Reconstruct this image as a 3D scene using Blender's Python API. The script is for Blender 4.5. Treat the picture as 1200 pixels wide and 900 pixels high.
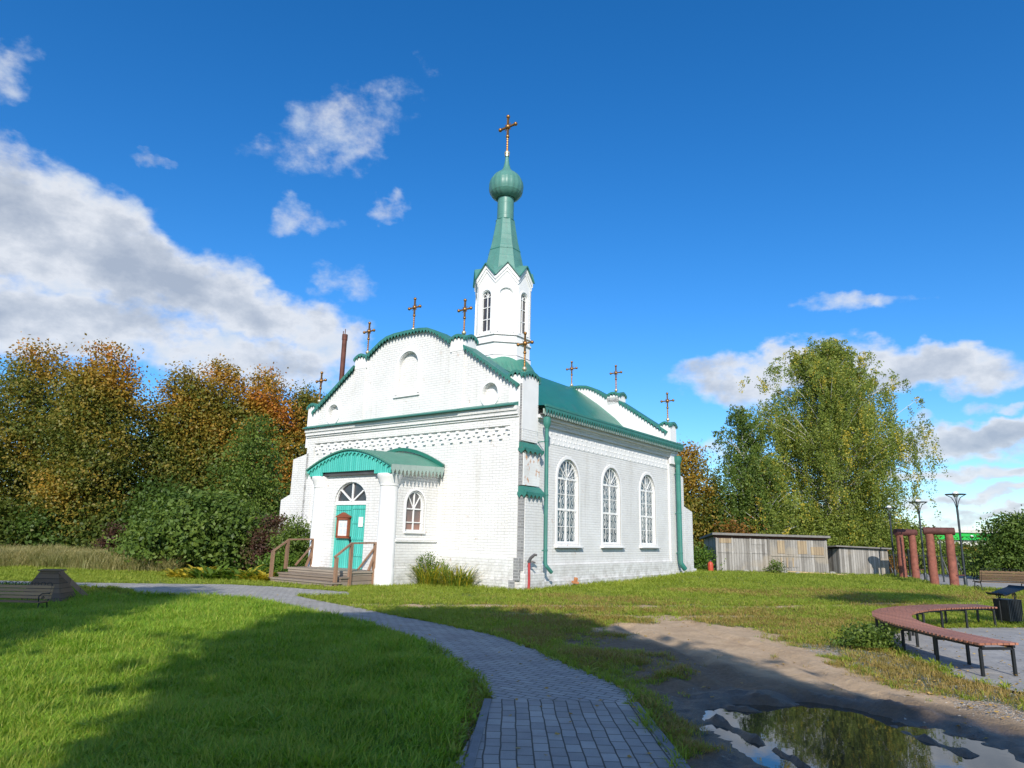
import bpy, bmesh, math, random
import numpy as np
from mathutils import Vector, Matrix
from mathutils.geometry import tessellate_polygon

# ---------------------------------------------------------------- clear
for o in list(bpy.data.objects): bpy.data.objects.remove(o)
scene = bpy.context.scene
COL = scene.collection
rng = np.random.default_rng(7)
random.seed(7)

# ---------------------------------------------------------------- camera
F_PX = 804.0
PITCH, ROLL = math.radians(12.55), math.radians(1.40)
CAM = np.array([0, 0, 1.6])
Fw = np.array([0, math.cos(PITCH), math.sin(PITCH)])
_r0 = np.array([1., 0, 0]); _u0 = np.array([0, -math.sin(PITCH), math.cos(PITCH)])
Rt = _r0 * math.cos(ROLL) + _u0 * math.sin(ROLL)
Up = _u0 * math.cos(ROLL) - _r0 * math.sin(ROLL)
camd = bpy.data.cameras.new('camera'); cam = bpy.data.objects.new('camera', camd); COL.objects.link(cam)
cam.matrix_world = Matrix(((Rt[0], Up[0], -Fw[0], 0), (Rt[1], Up[1], -Fw[1], 0), (Rt[2], Up[2], -Fw[2], 1.6), (0, 0, 0, 1)))
camd.sensor_width = 36; camd.lens = F_PX / 1200 * 36
camd.clip_start = 0.05; camd.clip_end = 5000
scene.camera = cam

def ray(px, py):
    d = Fw * F_PX + Rt * (px - 600) - Up * (py - 450)
    return d / np.linalg.norm(d)
def at(px, py, Y):            # real point at depth Y metres north of the viewer
    d = ray(px, py); return CAM + d * (Y / d[1])

# ---------------------------------------------------------------- world and sun
SUN_AZ = math.radians(268)    # mathematical angle of the direction towards the sun
SUN_EL = math.radians(31)
scene.view_settings.view_transform = 'Standard'; scene.view_settings.look = 'None'
scene.view_settings.exposure = 0.26; scene.view_settings.gamma = 1.0
sun_dir = Vector((math.cos(SUN_AZ) * math.cos(SUN_EL), math.sin(SUN_AZ) * math.cos(SUN_EL), math.sin(SUN_EL)))
sd = bpy.data.lights.new('sun', 'SUN'); sd.energy = 4.3; sd.angle = math.radians(0.53); sd.color = (1, 0.935, 0.83)
so = bpy.data.objects.new('sun', sd); COL.objects.link(so)
so.rotation_euler = sun_dir.to_track_quat('Z', 'Y').to_euler(); so.location = (-10, -30, 30)

world = bpy.data.worlds.new("World"); scene.world = world; world.use_nodes = True

class NT:
    """small helper round a node tree"""
    def __init__(s, nt): s.nt = nt; s.n = nt.nodes; s.l = nt.links
    def add(s, t, **kw):
        n = s.n.new(t)
        for k, v in kw.items():
            if k.startswith('i_'):
                n.inputs[k[2:].replace('_', ' ')].default_value = v
            else: setattr(n, k, v)
        return n
    def put(s, sock, v):
        if hasattr(v, 'is_linked') or isinstance(v, bpy.types.NodeSocket): s.l.new(v, sock)
        else: sock.default_value = v
    def m(s, op, a, b=0.0, c=None, clamp=False):
        n = s.n.new('ShaderNodeMath'); n.operation = op; n.use_clamp = clamp
        s.put(n.inputs[0], a); s.put(n.inputs[1], b)
        if c is not None: s.put(n.inputs[2], c)
        return n.outputs[0]
    def noise(s, vec, scale, detail=4, rough=0.55, dim='3D'):
        n = s.n.new('ShaderNodeTexNoise'); n.noise_dimensions = dim
        if vec is not None: s.l.new(vec, n.inputs['Vector'])
        n.inputs['Scale'].default_value = scale; n.inputs['Detail'].default_value = detail; n.inputs['Roughness'].default_value = rough
        return n.outputs['Fac']
    def ramp(s, fac, stops, interp='LINEAR'):
        n = s.n.new('ShaderNodeValToRGB'); n.color_ramp.interpolation = interp
        cr = n.color_ramp
        while len(cr.elements) > 1: cr.elements.remove(cr.elements[-1])
        cr.elements[0].position = stops[0][0]; cr.elements[0].color = col4(stops[0][1])
        for p, c in stops[1:]:
            e = cr.elements.new(p); e.color = col4(c)
        s.l.new(fac, n.inputs['Fac']); return n.outputs['Color']
    def mix(s, fac, a, b, blend='MIX'):
        n = s.n.new('ShaderNodeMix'); n.data_type = 'RGBA'; n.blend_type = blend
        s.put(n.inputs['Factor'], fac)
        s.put(n.inputs['A'], col4(a) if isinstance(a, (tuple, list)) else a)
        s.put(n.inputs['B'], col4(b) if isinstance(b, (tuple, list)) else b)
        # socket lookup by name hits the float sockets first: use the colour ones
        return n
def col4(c):
    if isinstance(c, (int, float)): return (c, c, c, 1)
    return tuple(c) + (1,) if len(c) == 3 else tuple(c)
def mixc(s, fac, a, b, blend='MIX'):
    n = s.n.new('ShaderNodeMix'); n.data_type = 'RGBA'; n.blend_type = blend
    s.put(n.inputs[0], fac)
    s.put(n.inputs[6], col4(a) if isinstance(a, (tuple, list, float)) else a)
    s.put(n.inputs[7], col4(b) if isinstance(b, (tuple, list, float)) else b)
    return n.outputs[2]
NT.mix = mixc

def build_world():
    w = NT(world.node_tree); w.n.clear()
    out = w.add('ShaderNodeOutputWorld')
    sky = w.add('ShaderNodeTexSky'); sky.sky_type = 'NISHITA'; sky.sun_disc = False
    sky.sun_elevation = SUN_EL; sky.sun_rotation = math.pi / 2 - SUN_AZ
    sky.air_density = 1.0; sky.dust_density = 0.15; sky.ozone_density = 4.0
    hs = w.add('ShaderNodeHueSaturation', i_Saturation=1.22, i_Value=1.0); w.l.new(w.mix(1.0, sky.outputs[0], (0.84, 0.93, 1.06), 'MULTIPLY'), hs.inputs['Color'])
    bg = w.add('ShaderNodeBackground', i_Strength=0.145); w.l.new(hs.outputs[0], bg.inputs['Color'])
    tc = w.add('ShaderNodeTexCoord'); sep = w.add('ShaderNodeSeparateXYZ'); w.l.new(tc.outputs['Generated'], sep.inputs[0])
    X, Y, Z = sep.outputs
    az = w.m('MULTIPLY', w.m('ARCTAN2', X, Y), 57.29578)       # degrees, clockwise from north
    el = w.m('MULTIPLY', w.m('ARCSINE', Z), 57.29578)
    # domain warp so that the clouds fray
    comb = w.add('ShaderNodeCombineXYZ'); w.l.new(az, comb.inputs[0]); w.l.new(w.m('MULTIPLY', el, 1.5), comb.inputs[1])
    V = comb.outputs[0]
    def nz(scale, detail, off, rough=0.55):
        mp = w.add('ShaderNodeMapping'); mp.inputs['Location'].default_value = (off, off * 1.7, off); w.l.new(V, mp.inputs[0])
        return w.noise(mp.outputs[0], scale, detail, rough)
    wx = w.m('MULTIPLY', w.m('SUBTRACT', nz(0.11, 3, 3.1), 0.5), 9.0); wy = w.m('MULTIPLY', w.m('SUBTRACT', nz(0.13, 3, 17.3), 0.5), 6.0)
    wx = w.m('ADD', wx, w.m('MULTIPLY', w.m('SUBTRACT', nz(0.5, 4, 43.1), 0.5), 3.0)); wy = w.m('ADD', wy, w.m('MULTIPLY', w.m('SUBTRACT', nz(0.5, 4, 61.0), 0.5), 2.2))
    azw = w.m('ADD', az, wx); elw = w.m('ADD', el, wy)
    # clouds: (photo x, photo y, half width px, half height px, rotation deg (down to the right), strength)
    blobs = [(30, 262, 160, 84, 18, 1.6), (165, 312, 175, 72, 20, 1.6), (300, 365, 140, 54, 8, 1.5), (60, 372, 220, 66, 0, 1.5), (385, 400, 85, 42, 30, 1.3), (250, 418, 200, 36, 2, 1.3), (330, 428, 130, 28, 2, 1.2),
             (405, 150, 105, 36, -26, 0.5), (352, 262, 30, 22, -10, 0.5), (441, 243, 30, 17, 0, 0.5), (5, 85, 28, 36, 40, 0.6), (188, 190, 34, 10, 0, 0.38), (410, 335, 40, 22, 25, .5),
             (1005, 352, 70, 19, -3, 0.9), (905, 438, 115, 36, -8, 1.4), (1060, 430, 150, 38, 4, 1.5), (1170, 472, 34, 8, 0, 0.5),
             (1175, 508, 160, 28, 0, 1.5), (1150, 550, 190, 16, 3, 1.2), (1180, 580, 190, 11, -2, 1.1), (1190, 604, 170, 9, 0, 1.0), (830, 520, 45, 14, 0, 0.6),
             (-350, 260, 260, 90, 10, 1.1), (1600, 380, 260, 60, 0, 1.0), (-700, 480, 300, 60, 0, 1.1), (2000, 520, 300, 50, 0, 1.1)]
    # unseen clouds added behind and overhead for white fill light, (azimuth, elevation, half widths in degrees, strength)
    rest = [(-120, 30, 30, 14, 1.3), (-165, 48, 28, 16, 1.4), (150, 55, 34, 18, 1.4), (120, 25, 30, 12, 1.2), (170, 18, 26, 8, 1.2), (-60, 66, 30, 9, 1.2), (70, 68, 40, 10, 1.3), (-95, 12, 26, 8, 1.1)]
    F = None
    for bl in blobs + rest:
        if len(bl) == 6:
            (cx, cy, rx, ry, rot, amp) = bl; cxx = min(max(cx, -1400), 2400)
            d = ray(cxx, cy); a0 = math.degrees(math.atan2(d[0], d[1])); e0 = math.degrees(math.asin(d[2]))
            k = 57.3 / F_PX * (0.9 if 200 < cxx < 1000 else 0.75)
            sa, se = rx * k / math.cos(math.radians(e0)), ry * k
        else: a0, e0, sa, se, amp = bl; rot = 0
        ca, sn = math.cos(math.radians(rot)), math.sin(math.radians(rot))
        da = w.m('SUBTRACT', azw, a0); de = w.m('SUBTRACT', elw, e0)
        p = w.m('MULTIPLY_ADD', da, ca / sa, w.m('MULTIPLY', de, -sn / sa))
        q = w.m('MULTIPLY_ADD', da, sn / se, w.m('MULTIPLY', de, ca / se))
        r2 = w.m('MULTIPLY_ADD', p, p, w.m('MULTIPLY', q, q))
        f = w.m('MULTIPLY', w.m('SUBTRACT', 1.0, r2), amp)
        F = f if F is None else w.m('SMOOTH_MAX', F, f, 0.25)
    n1 = nz(0.32, 9, 5.0, 0.62)
    nf = w.m('MULTIPLY', w.m('SUBTRACT', n1, 0.46), 2.1)
    field = w.m('ADD', F, nf)
    mr = w.add('ShaderNodeMapRange'); mr.interpolation_type = 'SMOOTHSTEP'; w.l.new(field, mr.inputs[0]); mr.inputs[1].default_value = 0.0; mr.inputs[2].default_value = 1.25
    dens = w.m('MULTIPLY', mr.outputs[0], 0.93)
    # thick parts are greyer, lit billows brighter
    n2 = nz(0.16, 6, 91.0, 0.6)
    thick = w.m('MULTIPLY_ADD', F, 0.42, w.m('MULTIPLY', w.m('SUBTRACT', n2, 0.5), 2.2))
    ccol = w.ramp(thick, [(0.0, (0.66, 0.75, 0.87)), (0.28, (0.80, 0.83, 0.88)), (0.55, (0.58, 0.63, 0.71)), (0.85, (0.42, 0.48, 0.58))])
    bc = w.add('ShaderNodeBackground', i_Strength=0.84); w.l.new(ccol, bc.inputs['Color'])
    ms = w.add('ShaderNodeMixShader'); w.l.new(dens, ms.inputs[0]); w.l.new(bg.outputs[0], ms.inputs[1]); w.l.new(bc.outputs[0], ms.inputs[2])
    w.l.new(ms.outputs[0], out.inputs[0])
build_world()

# ---------------------------------------------------------------- materials
MAT = {}
def new_mat(name):
    m = bpy.data.materials.new(name); m.use_nodes = True
    t = NT(m.node_tree); t.n.clear()
    out = t.add('ShaderNodeOutputMaterial'); b = t.add('ShaderNodeBsdfPrincipled'); t.l.new(b.outputs[0], out.inputs[0])
    MAT[name] = m
    return m, t, b, out
def bump(t, b, h, strength=0.3, dist=0.02):
    n = t.add('ShaderNodeBump', i_Strength=strength, i_Distance=dist); t.l.new(h, n.inputs['Height']); t.l.new(n.outputs[0], b.inputs['Normal']); return n
def objc(t): return t.add('ShaderNodeTexCoord').outputs['Object']
def uvc(t): return t.add('ShaderNodeTexCoord').outputs['UV']
def simple(name, c, rough=0.6, metal=0.0, var=0.18, scale=3.0, bumps=0.1, spec=0.4, bscale=None):
    m, t, b, out = new_mat(name)
    n = t.noise(objc(t), scale, 6, 0.6)
    c1 = tuple(x * (1 - var) for x in c); c2 = tuple(min(1, x * (1 + var)) for x in c)
    t.l.new(t.ramp(n, [(0.3, c1), (0.7, c2)]), b.inputs['Base Color'])
    b.inputs['Roughness'].default_value = rough; b.inputs['Metallic'].default_value = metal; b.inputs['Specular IOR Level'].default_value = spec
    if bumps: bump(t, b, t.noise(objc(t), bscale or scale * 12, 3), bumps, 0.01)
    return m

def brick_white():
    m, t, b, out = new_mat('whitewashed_brick')
    uv = uvc(t); oc = objc(t)
    br = t.add('ShaderNodeTexBrick'); t.l.new(uv, br.inputs['Vector'])
    br.inputs['Scale'].default_value = 1; br.inputs['Brick Width'].default_value = 0.27; br.inputs['Row Height'].default_value = 0.088
    br.inputs['Mortar Size'].default_value = 0.009; br.inputs['Mortar Smooth'].default_value = 0.5
    br.inputs['Color1'].default_value = (1, 1, 1, 1); br.inputs['Color2'].default_value = (0.8, 0.8, 0.8, 1); br.inputs['Mortar'].default_value = (0.15, 0.15, 0.15, 1)
    n1 = t.noise(oc, 0.7, 6, 0.6); n2 = t.noise(oc, 9, 5, 0.65)
    base = t.ramp(n1, [(0.3, (0.70, 0.69, 0.67)), (0.65, (0.80, 0.795, 0.78))])
    # mortar joints where the paint is thin
    thin = t.m('MULTIPLY', t.m('SUBTRACT', 1.0, br.outputs['Color']), t.m('SUBTRACT', t.noise(oc, 1.3, 6, 0.7), 0.33), clamp=True)
    base = t.mix(t.m('MULTIPLY', thin, 1.7, clamp=True), base, (0.40, 0.39, 0.375))
    # flaked patches of bare brick, mostly low down and on the corners
    fl = t.ramp(t.noise(oc, 2.1, 8, 0.72), [(0.635, 0.0), (0.69, 1.0)])
    geo = t.add('ShaderNodeSeparateXYZ'); t.l.new(oc, geo.inputs[0])
    base = t.mix(t.m('MULTIPLY', fl, 0.75), base, (0.50, 0.36, 0.28))
    # grey dirt at the foot
    low = t.m('SUBTRACT', 1.0, t.m('DIVIDE', geo.outputs[2], 1.1), clamp=True)
    dirt = t.m('MULTIPLY', low, t.ramp(t.noise(oc, 3.5, 7, 0.7), [(0.4, 0.0), (0.62, 1.0)]))
    base = t.mix(t.m('MULTIPLY', dirt, 0.8), base, (0.33, 0.31, 0.27))
    smp = t.add('ShaderNodeMapping'); smp.inputs['Scale'].default_value = (4.5, 4.5, 0.35); t.l.new(oc, smp.inputs[0])
    stk = t.m('MULTIPLY', t.ramp(t.noise(smp.outputs[0], 1.0, 6, 0.6), [(0.52, 0.0), (0.72, 1.0)]), t.ramp(t.noise(oc, 0.5, 3), [(0.4, 0.15), (0.65, 1.0)]))
    base = t.mix(t.m('MULTIPLY', stk, 0.42), base, (0.50, 0.47, 0.42))
    t.l.new(base, b.inputs['Base Color']); b.inputs['Roughness'].default_value = 0.85; b.inputs['Specular IOR Level'].default_value = 0.2
    h = t.m('ADD', t.m('MULTIPLY', br.outputs['Color'], 1.0), t.m('MULTIPLY', n2, 0.55))
    bump(t, b, h, 0.8, 0.016)
    return m
brick_white()

def worn_brick():
    m, t, b, out = new_mat('worn_white_brick')
    uv = uvc(t); oc = objc(t)
    br = t.add('ShaderNodeTexBrick'); t.l.new(uv, br.inputs['Vector'])
    br.inputs['Scale'].default_value = 1; br.inputs['Brick Width'].default_value = 0.27; br.inputs['Row Height'].default_value = 0.088
    br.inputs['Mortar Size'].default_value = 0.01
    br.inputs['Color1'].default_value = (1, 1, 1, 1); br.inputs['Color2'].default_value = (0.7, 0.7, 0.7, 1); br.inputs['Mortar'].default_value = (0.1, 0.1, 0.1, 1)
    base = t.ramp(t.noise(oc, 1.4, 6), [(0.3, (0.66, 0.65, 0.62)), (0.65, (0.82, 0.82, 0.81))])
    fl = t.ramp(t.noise(oc, 3.6, 7, 0.7), [(0.57, 0.0), (0.63, 1.0)])
    base = t.mix(t.m('MULTIPLY', fl, 0.9), base, (0.55, 0.27, 0.13))
    t.l.new(base, b.inputs['Base Color']); b.inputs['Roughness'].default_value = 0.9
    bump(t, b, br.outputs['Color'], 0.5, 0.012)
worn_brick()

def rough_grey():
    m, t, b, out = new_mat('bare_grey_brick')
    uv = uvc(t); oc = objc(t)
    br = t.add('ShaderNodeTexBrick'); t.l.new(uv, br.inputs['Vector'])
    br.inputs['Scale'].default_value = 1; br.inputs['Brick Width'].default_value = 0.25; br.inputs['Row Height'].default_value = 0.088; br.inputs['Mortar Size'].default_value = 0.012
    br.inputs['Color1'].default_value = (0.30, 0.30, 0.30, 1); br.inputs['Color2'].default_value = (0.19, 0.19, 0.195, 1); br.inputs['Mortar'].default_value = (0.38, 0.38, 0.38, 1)
    t.l.new(br.outputs['Color'], b.inputs['Base Color']); b.inputs['Roughness'].default_value = 0.95
    bump(t, b, t.m('ADD', br.outputs['Fac'], t.noise(oc, 20, 4)), 0.8, 0.02)
rough_grey()

simple('white_plaster', (0.78, 0.775, 0.765), 0.85, var=0.06, scale=1.2, bumps=0.15, bscale=25)
simple('white_paint', (0.80, 0.80, 0.79), 0.5, var=0.05, bumps=0.05)
def green_metal(name, c1, c2, seam, rough=0.38):
    m, t, b, out = new_mat(name)
    oc = objc(t); n = t.noise(oc, 1.6, 7, 0.65)
    base = t.ramp(n, [(0.3, c1), (0.7, c2)])
    streak = t.add('ShaderNodeMapping'); streak.inputs['Scale'].default_value = (6, 6, 0.5); t.l.new(oc, streak.inputs[0])
    base = t.mix(t.m('MULTIPLY', t.ramp(t.noise(streak.outputs[0], 1, 5), [(0.50, 0.0), (0.70, 1.0)]), 0.5), base, tuple(x * 0.55 + 0.06 for x in c1))
    t.l.new(base, b.inputs['Base Color']); b.inputs['Roughness'].default_value = rough; b.inputs['Specular IOR Level'].default_value = 0.45
    wv = t.add('ShaderNodeTexWave'); wv.bands_direction = seam; wv.inputs['Scale'].default_value = 0.55; wv.inputs['Distortion'].default_value = 0.3; t.l.new(oc, wv.inputs['Vector'])
    sm = t.ramp(wv.outputs['Fac'], [(0.0, 0.0), (0.93, 0.0), (0.98, 1.0)])
    bump(t, b, t.m('ADD', sm, t.m('MULTIPLY', t.noise(oc, 4, 3), 0.8)), 0.35, 0.015)
green_metal('green_roof_metal', (0.014, 0.135, 0.095), (0.026, 0.18, 0.125), 'Y')
green_metal('pale_green_metal', (0.07, 0.205, 0.17), (0.105, 0.265, 0.22), 'Z', 0.42)
green_metal('trim_green_metal', (0.025, 0.155, 0.125), (0.05, 0.215, 0.175), 'X', 0.45)
green_metal('canopy_green_metal', (0.05, 0.20, 0.145), (0.09, 0.26, 0.19), 'Y', 0.5)
green_metal('faded_trim', (0.26, 0.38, 0.33), (0.40, 0.47, 0.43), 'X', 0.6)

def planks(name, c1, c2, width, axis='X', stain=(0.1, 0.1, 0.1), st=0.4, rough=0.7, patch=None):
    m, t, b, out = new_mat(name)
    uv = uvc(t); sp = t.add('ShaderNodeSeparateXYZ'); t.l.new(uv, sp.inputs[0])
    u = sp.outputs[0] if axis == 'X' else sp.outputs[1]; v = sp.outputs[1] if axis == 'X' else sp.outputs[0]
    k = t.m('DIVIDE', u, width); idx = t.m('FLOOR', k); fr = t.m('FRACT', k)
    wn = t.add('ShaderNodeTexWhiteNoise', noise_dimensions='1D'); t.l.new(idx, wn.inputs['W'])
    cmb = t.add('ShaderNodeCombineXYZ'); t.l.new(t.m('MULTIPLY', u, 30), cmb.inputs[0]); t.l.new(t.m('MULTIPLY_ADD', v, 1.6, t.m('MULTIPLY', wn.outputs[0], 40)), cmb.inputs[1])
    gr = t.noise(cmb.outputs[0], 1.0, 6, 0.65)
    base = t.ramp(t.m('MULTIPLY_ADD', gr, 0.6, t.m('MULTIPLY', wn.outputs[0], 0.42)), [(0.25, c1), (0.75, c2)])
    gap = t.m('LESS_THAN', t.m('MINIMUM', fr, t.m('SUBTRACT', 1.0, fr)), 0.008 / width)
    base = t.mix(t.m('MULTIPLY', gap, 0.75), base, tuple(x * 0.15 for x in c1))
    stn = t.ramp(t.noise(objc(t), 1.3, 6, 0.65), [(0.5, 0.0), (0.68, 1.0)])
    base = t.mix(t.m('MULTIPLY', stn, st), base, stain)
    if patch:
        pp = t.ramp(t.noise(objc(t), 0.55, 3), [(0.55, 0.0), (0.62, 1.0)]); base = t.mix(t.m('MULTIPLY', pp, 0.55), base, patch)
    t.l.new(base, b.inputs['Base Color']); b.inputs['Roughness'].default_value = rough
    bump(t, b, t.m('SUBTRACT', gr, t.m('MULTIPLY', gap, 2.0)), 0.4, 0.01)
planks('turquoise_boards', (0.06, 0.46, 0.385), (0.11, 0.58, 0.49), 0.1, stain=(0.04, 0.40, 0.31), rough=0.45)
planks('grey_shed_boards', (0.14, 0.128, 0.112), (0.42, 0.40, 0.375), 0.14, stain=(0.12, 0.105, 0.09), patch=(0.34, 0.29, 0.22))
planks('ochre_boards', (0.26, 0.19, 0.12), (0.42, 0.33, 0.21), 0.14, stain=(0.25, 0.2, 0.15))
planks('step_wood', (0.20, 0.15, 0.11), (0.34, 0.28, 0.22), 0.16, axis='Y', stain=(0.12, 0.09, 0.07))
planks('rail_wood', (0.20, 0.11, 0.065), (0.31, 0.18, 0.11), 0.3, stain=(0.12, 0.09, 0.07))
planks('yellow_wood', (0.50, 0.35, 0.18), (0.6, 0.45, 0.25), 0.3)
planks('bench_slats', (0.29, 0.115, 0.065), (0.42, 0.18, 0.11), 0.09, axis='X', stain=(0.12, 0.06, 0.05), rough=0.5)
planks('old_bench_wood', (0.24, 0.13, 0.06), (0.40, 0.24, 0.11), 0.1, axis='Y', rough=0.6)
planks('cover_wood', (0.12, 0.075, 0.045), (0.20, 0.125, 0.07), 0.13, axis='Y', rough=0.8)
simple('red_log_paint', (0.24, 0.082, 0.056), 0.75, var=0.3, scale=6, bumps=0.5, bscale=20)
simple('dark_red_log', (0.10, 0.035, 0.03), 0.75, var=0.3, scale=6, bumps=0.4)
simple('black_metal', (0.02, 0.022, 0.024), 0.5, 0.3, var=0.3)
simple('lamp_metal', (0.05, 0.06, 0.065), 0.45, 0.5, var=0.15)
simple('fence_metal', (0.10, 0.105, 0.11), 0.5, 0.4, var=0.2)
simple('rust_brown', (0.13, 0.05, 0.035), 0.7, 0.2, var=0.3)
simple('gold', (0.36, 0.18, 0.06), 0.42, 0.85, var=0.3, scale=12)
simple('pale_gold', (0.62, 0.52, 0.34), 0.35, 0.7, var=0.2)
simple('red_paint', (0.42, 0.05, 0.05), 0.55, var=0.2)
simple('gas_red', (0.5, 0.07, 0.035), 0.45, var=0.2)
simple('grey_metal', (0.13, 0.12, 0.12), 0.5, 0.5, var=0.2)
simple('brown_frame', (0.27, 0.075, 0.035), 0.5, var=0.2)
simple('paper', (0.78, 0.78, 0.75), 0.8, var=0.06, scale=20, bumps=0)
simple('paper_print', (0.62, 0.66, 0.70), 0.8, var=0.3, scale=60, bumps=0)
simple('slate_roof', (0.20, 0.19, 0.18), 0.9, var=0.2, scale=4, bumps=0.3)
simple('stone', (0.33, 0.32, 0.29), 0.9, var=0.25, scale=8, bumps=0.5)
simple('orange_brick', (0.50, 0.21, 0.09), 0.9, var=0.25, scale=10, bumps=0.4)
simple('kerb_concrete', (0.20, 0.205, 0.21), 0.9, var=0.25, scale=5, bumps=0.4, bscale=60)
simple('bright_green_cladding', (0.02, 0.42, 0.06), 0.5, var=0.1)
simple('pale_cladding', (0.55, 0.53, 0.48), 0.7, var=0.1)
simple('birch_bark', (0.55, 0.53, 0.50), 0.8, var=0.4, scale=5, bumps=0.4)
simple('dark_bark', (0.065, 0.05, 0.038), 0.9, var=0.35, scale=6, bumps=0.6)
def globe_mat():
    m, t, b, out = new_mat('white_plastic'); b.inputs['Base Color'].default_value = (0.85, 0.85, 0.83, 1); b.inputs['Roughness'].default_value = 0.25
globe_mat()
def glass_mat(name, c1, c2, rough=0.06, sc=2.0):
    m, t, b, out = new_mat(name)
    t.l.new(t.ramp(t.noise(objc(t), sc, 3), [(0.35, c1), (0.65, c2)]), b.inputs['Base Color'])
    b.inputs['Roughness'].default_value = rough; b.inputs['Specular IOR Level'].default_value = 0.8
    bump(t, b, t.noise(objc(t), 2.5, 2), 0.08, 0.02)
glass_mat('dark_glass', (0.02, 0.022, 0.03), (0.055, 0.05, 0.055))
glass_mat('blue_glass', (0.03, 0.06, 0.08), (0.12, 0.17, 0.20), 0.08, 4.0)
def curtain():
    m, t, b, out = new_mat('curtained_glass')
    sp = t.add('ShaderNodeSeparateXYZ'); t.l.new(objc(t), sp.inputs[0])
    f = t.m('MULTIPLY_ADD', t.noise(objc(t), 3, 3), 0.5, t.m('DIVIDE', t.m('SUBTRACT', sp.outputs[2], 1.4), 2.2))
    t.l.new(t.ramp(f, [(0.35, (0.34, 0.17, 0.12)), (0.62, (0.16, 0.12, 0.11)), (0.8, (0.10, 0.10, 0.10))]), b.inputs['Base Color'])
    b.inputs['Roughness'].default_value = 0.12; b.inputs['Specular IOR Level'].default_value = 0.6
curtain()

def leaf_mat(name, stops, trans=0.45, rough=0.5, gtrans=1.25):
    m, t, b, out = new_mat(name); t.n.remove(b)
    a = t.add('ShaderNodeAttribute', attribute_name='tint')
    c = t.ramp(a.outputs['Fac'], stops)
    p = t.add('ShaderNodeBsdfPrincipled'); t.l.new(c, p.inputs['Base Color']); p.inputs['Roughness'].default_value = rough; p.inputs['Specular IOR Level'].default_value = 0.3
    tr = t.add('ShaderNodeBsdfTranslucent')
    c2 = t.mix(1.0, c, (gtrans, gtrans, gtrans * 0.55), 'MULTIPLY'); t.l.new(c2, tr.inputs['Color'])
    ms = t.add('ShaderNodeMixShader'); ms.inputs[0].default_value = trans
    t.l.new(p.outputs[0], ms.inputs[1]); t.l.new(tr.outputs[0], ms.inputs[2]); t.l.new(ms.outputs[0], out.inputs[0])
leaf_mat('linden_leaves', [(0.0, (0.055, 0.085, 0.016)), (0.3, (0.115, 0.145, 0.024)), (0.55, (0.27, 0.205, 0.03)), (0.8, (0.44, 0.235, 0.03)), (1.0, (0.50, 0.18, 0.035))], 0.35)
leaf_mat('green_leaves', [(0.0, (0.055, 0.10, 0.018)), (0.5, (0.115, 0.18, 0.03)), (1.0, (0.20, 0.26, 0.045))], 0.35)
leaf_mat('birch_leaves', [(0.0, (0.12, 0.17, 0.03)), (0.5, (0.22, 0.275, 0.05)), (0.82, (0.32, 0.34, 0.06)), (1.0, (0.58, 0.45, 0.06))], 0.4)
leaf_mat('burgundy_leaves', [(0.0, (0.05, 0.025, 0.02)), (0.5, (0.10, 0.045, 0.03)), (1.0, (0.08, 0.09, 0.03))], 0.3)
leaf_mat('orange_leaves', [(0.0, (0.10, 0.07, 0.02)), (0.6, (0.30, 0.14, 0.03)), (1.0, (0.42, 0.22, 0.04))], 0.35)
leaf_mat('yellow_plant', [(0.0, (0.07, 0.15, 0.02)), (0.5, (0.16, 0.24, 0.03)), (1.0, (0.55, 0.42, 0.04))], 0.35)
leaf_mat('blade_green', [(0.0, (0.035, 0.085, 0.012)), (0.55, (0.075, 0.16, 0.017)), (1.0, (0.14, 0.21, 0.03))], 0.45)
def inst_leaf(name, stops, trans=0.45):
    """grass: colour from a per-tuft random value and a per-blade attribute"""
    m, t, b, out = new_mat(name); t.n.remove(b)
    oi = t.add('ShaderNodeObjectInfo'); a = t.add('ShaderNodeAttribute', attribute_name='tint')
    pn = t.noise(oi.outputs['Location'], 0.55, 4, 0.6)
    f = t.m('ADD', t.m('ADD', t.m('MULTIPLY', oi.outputs['Random'], 0.34), t.m('MULTIPLY', a.outputs['Fac'], 0.36)), t.m('MULTIPLY', t.m('SUBTRACT', pn, 0.28), 0.75))
    c = t.ramp(f, stops)
    p = t.add('ShaderNodeBsdfPrincipled'); t.l.new(c, p.inputs['Base Color']); p.inputs['Roughness'].default_value = 0.5; p.inputs['Specular IOR Level'].default_value = 0.3
    tr = t.add('ShaderNodeBsdfTranslucent'); t.l.new(t.mix(1.0, c, (1.25, 1.25, 0.6), 'MULTIPLY'), tr.inputs['Color'])
    ms = t.add('ShaderNodeMixShader'); ms.inputs[0].default_value = trans
    t.l.new(p.outputs[0], ms.inputs[1]); t.l.new(tr.outputs[0], ms.inputs[2]); t.l.new(ms.outputs[0], out.inputs[0])
inst_leaf('lush_grass', [(0.12, (0.085, 0.165, 0.018)), (0.5, (0.25, 0.42, 0.035)), (0.85, (0.47, 0.58, 0.09))])
inst_leaf('short_grass', [(0.1, (0.17, 0.23, 0.03)), (0.5, (0.30, 0.38, 0.045)), (0.9, (0.45, 0.44, 0.09))])
inst_leaf('dry_grass', [(0.1, (0.20, 0.17, 0.04)), (0.5, (0.34, 0.26, 0.07)), (0.9, (0.42, 0.27, 0.10))], 0.3)
inst_leaf('hay_grass', [(0.1, (0.16, 0.19, 0.05)), (0.45, (0.32, 0.30, 0.12)), (0.9, (0.50, 0.42, 0.20))], 0.35)
inst_leaf('fallen_leaf', [(0.1, (0.30, 0.16, 0.04)), (0.5, (0.48, 0.30, 0.06)), (0.9, (0.45, 0.36, 0.22))], 0.2)
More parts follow.
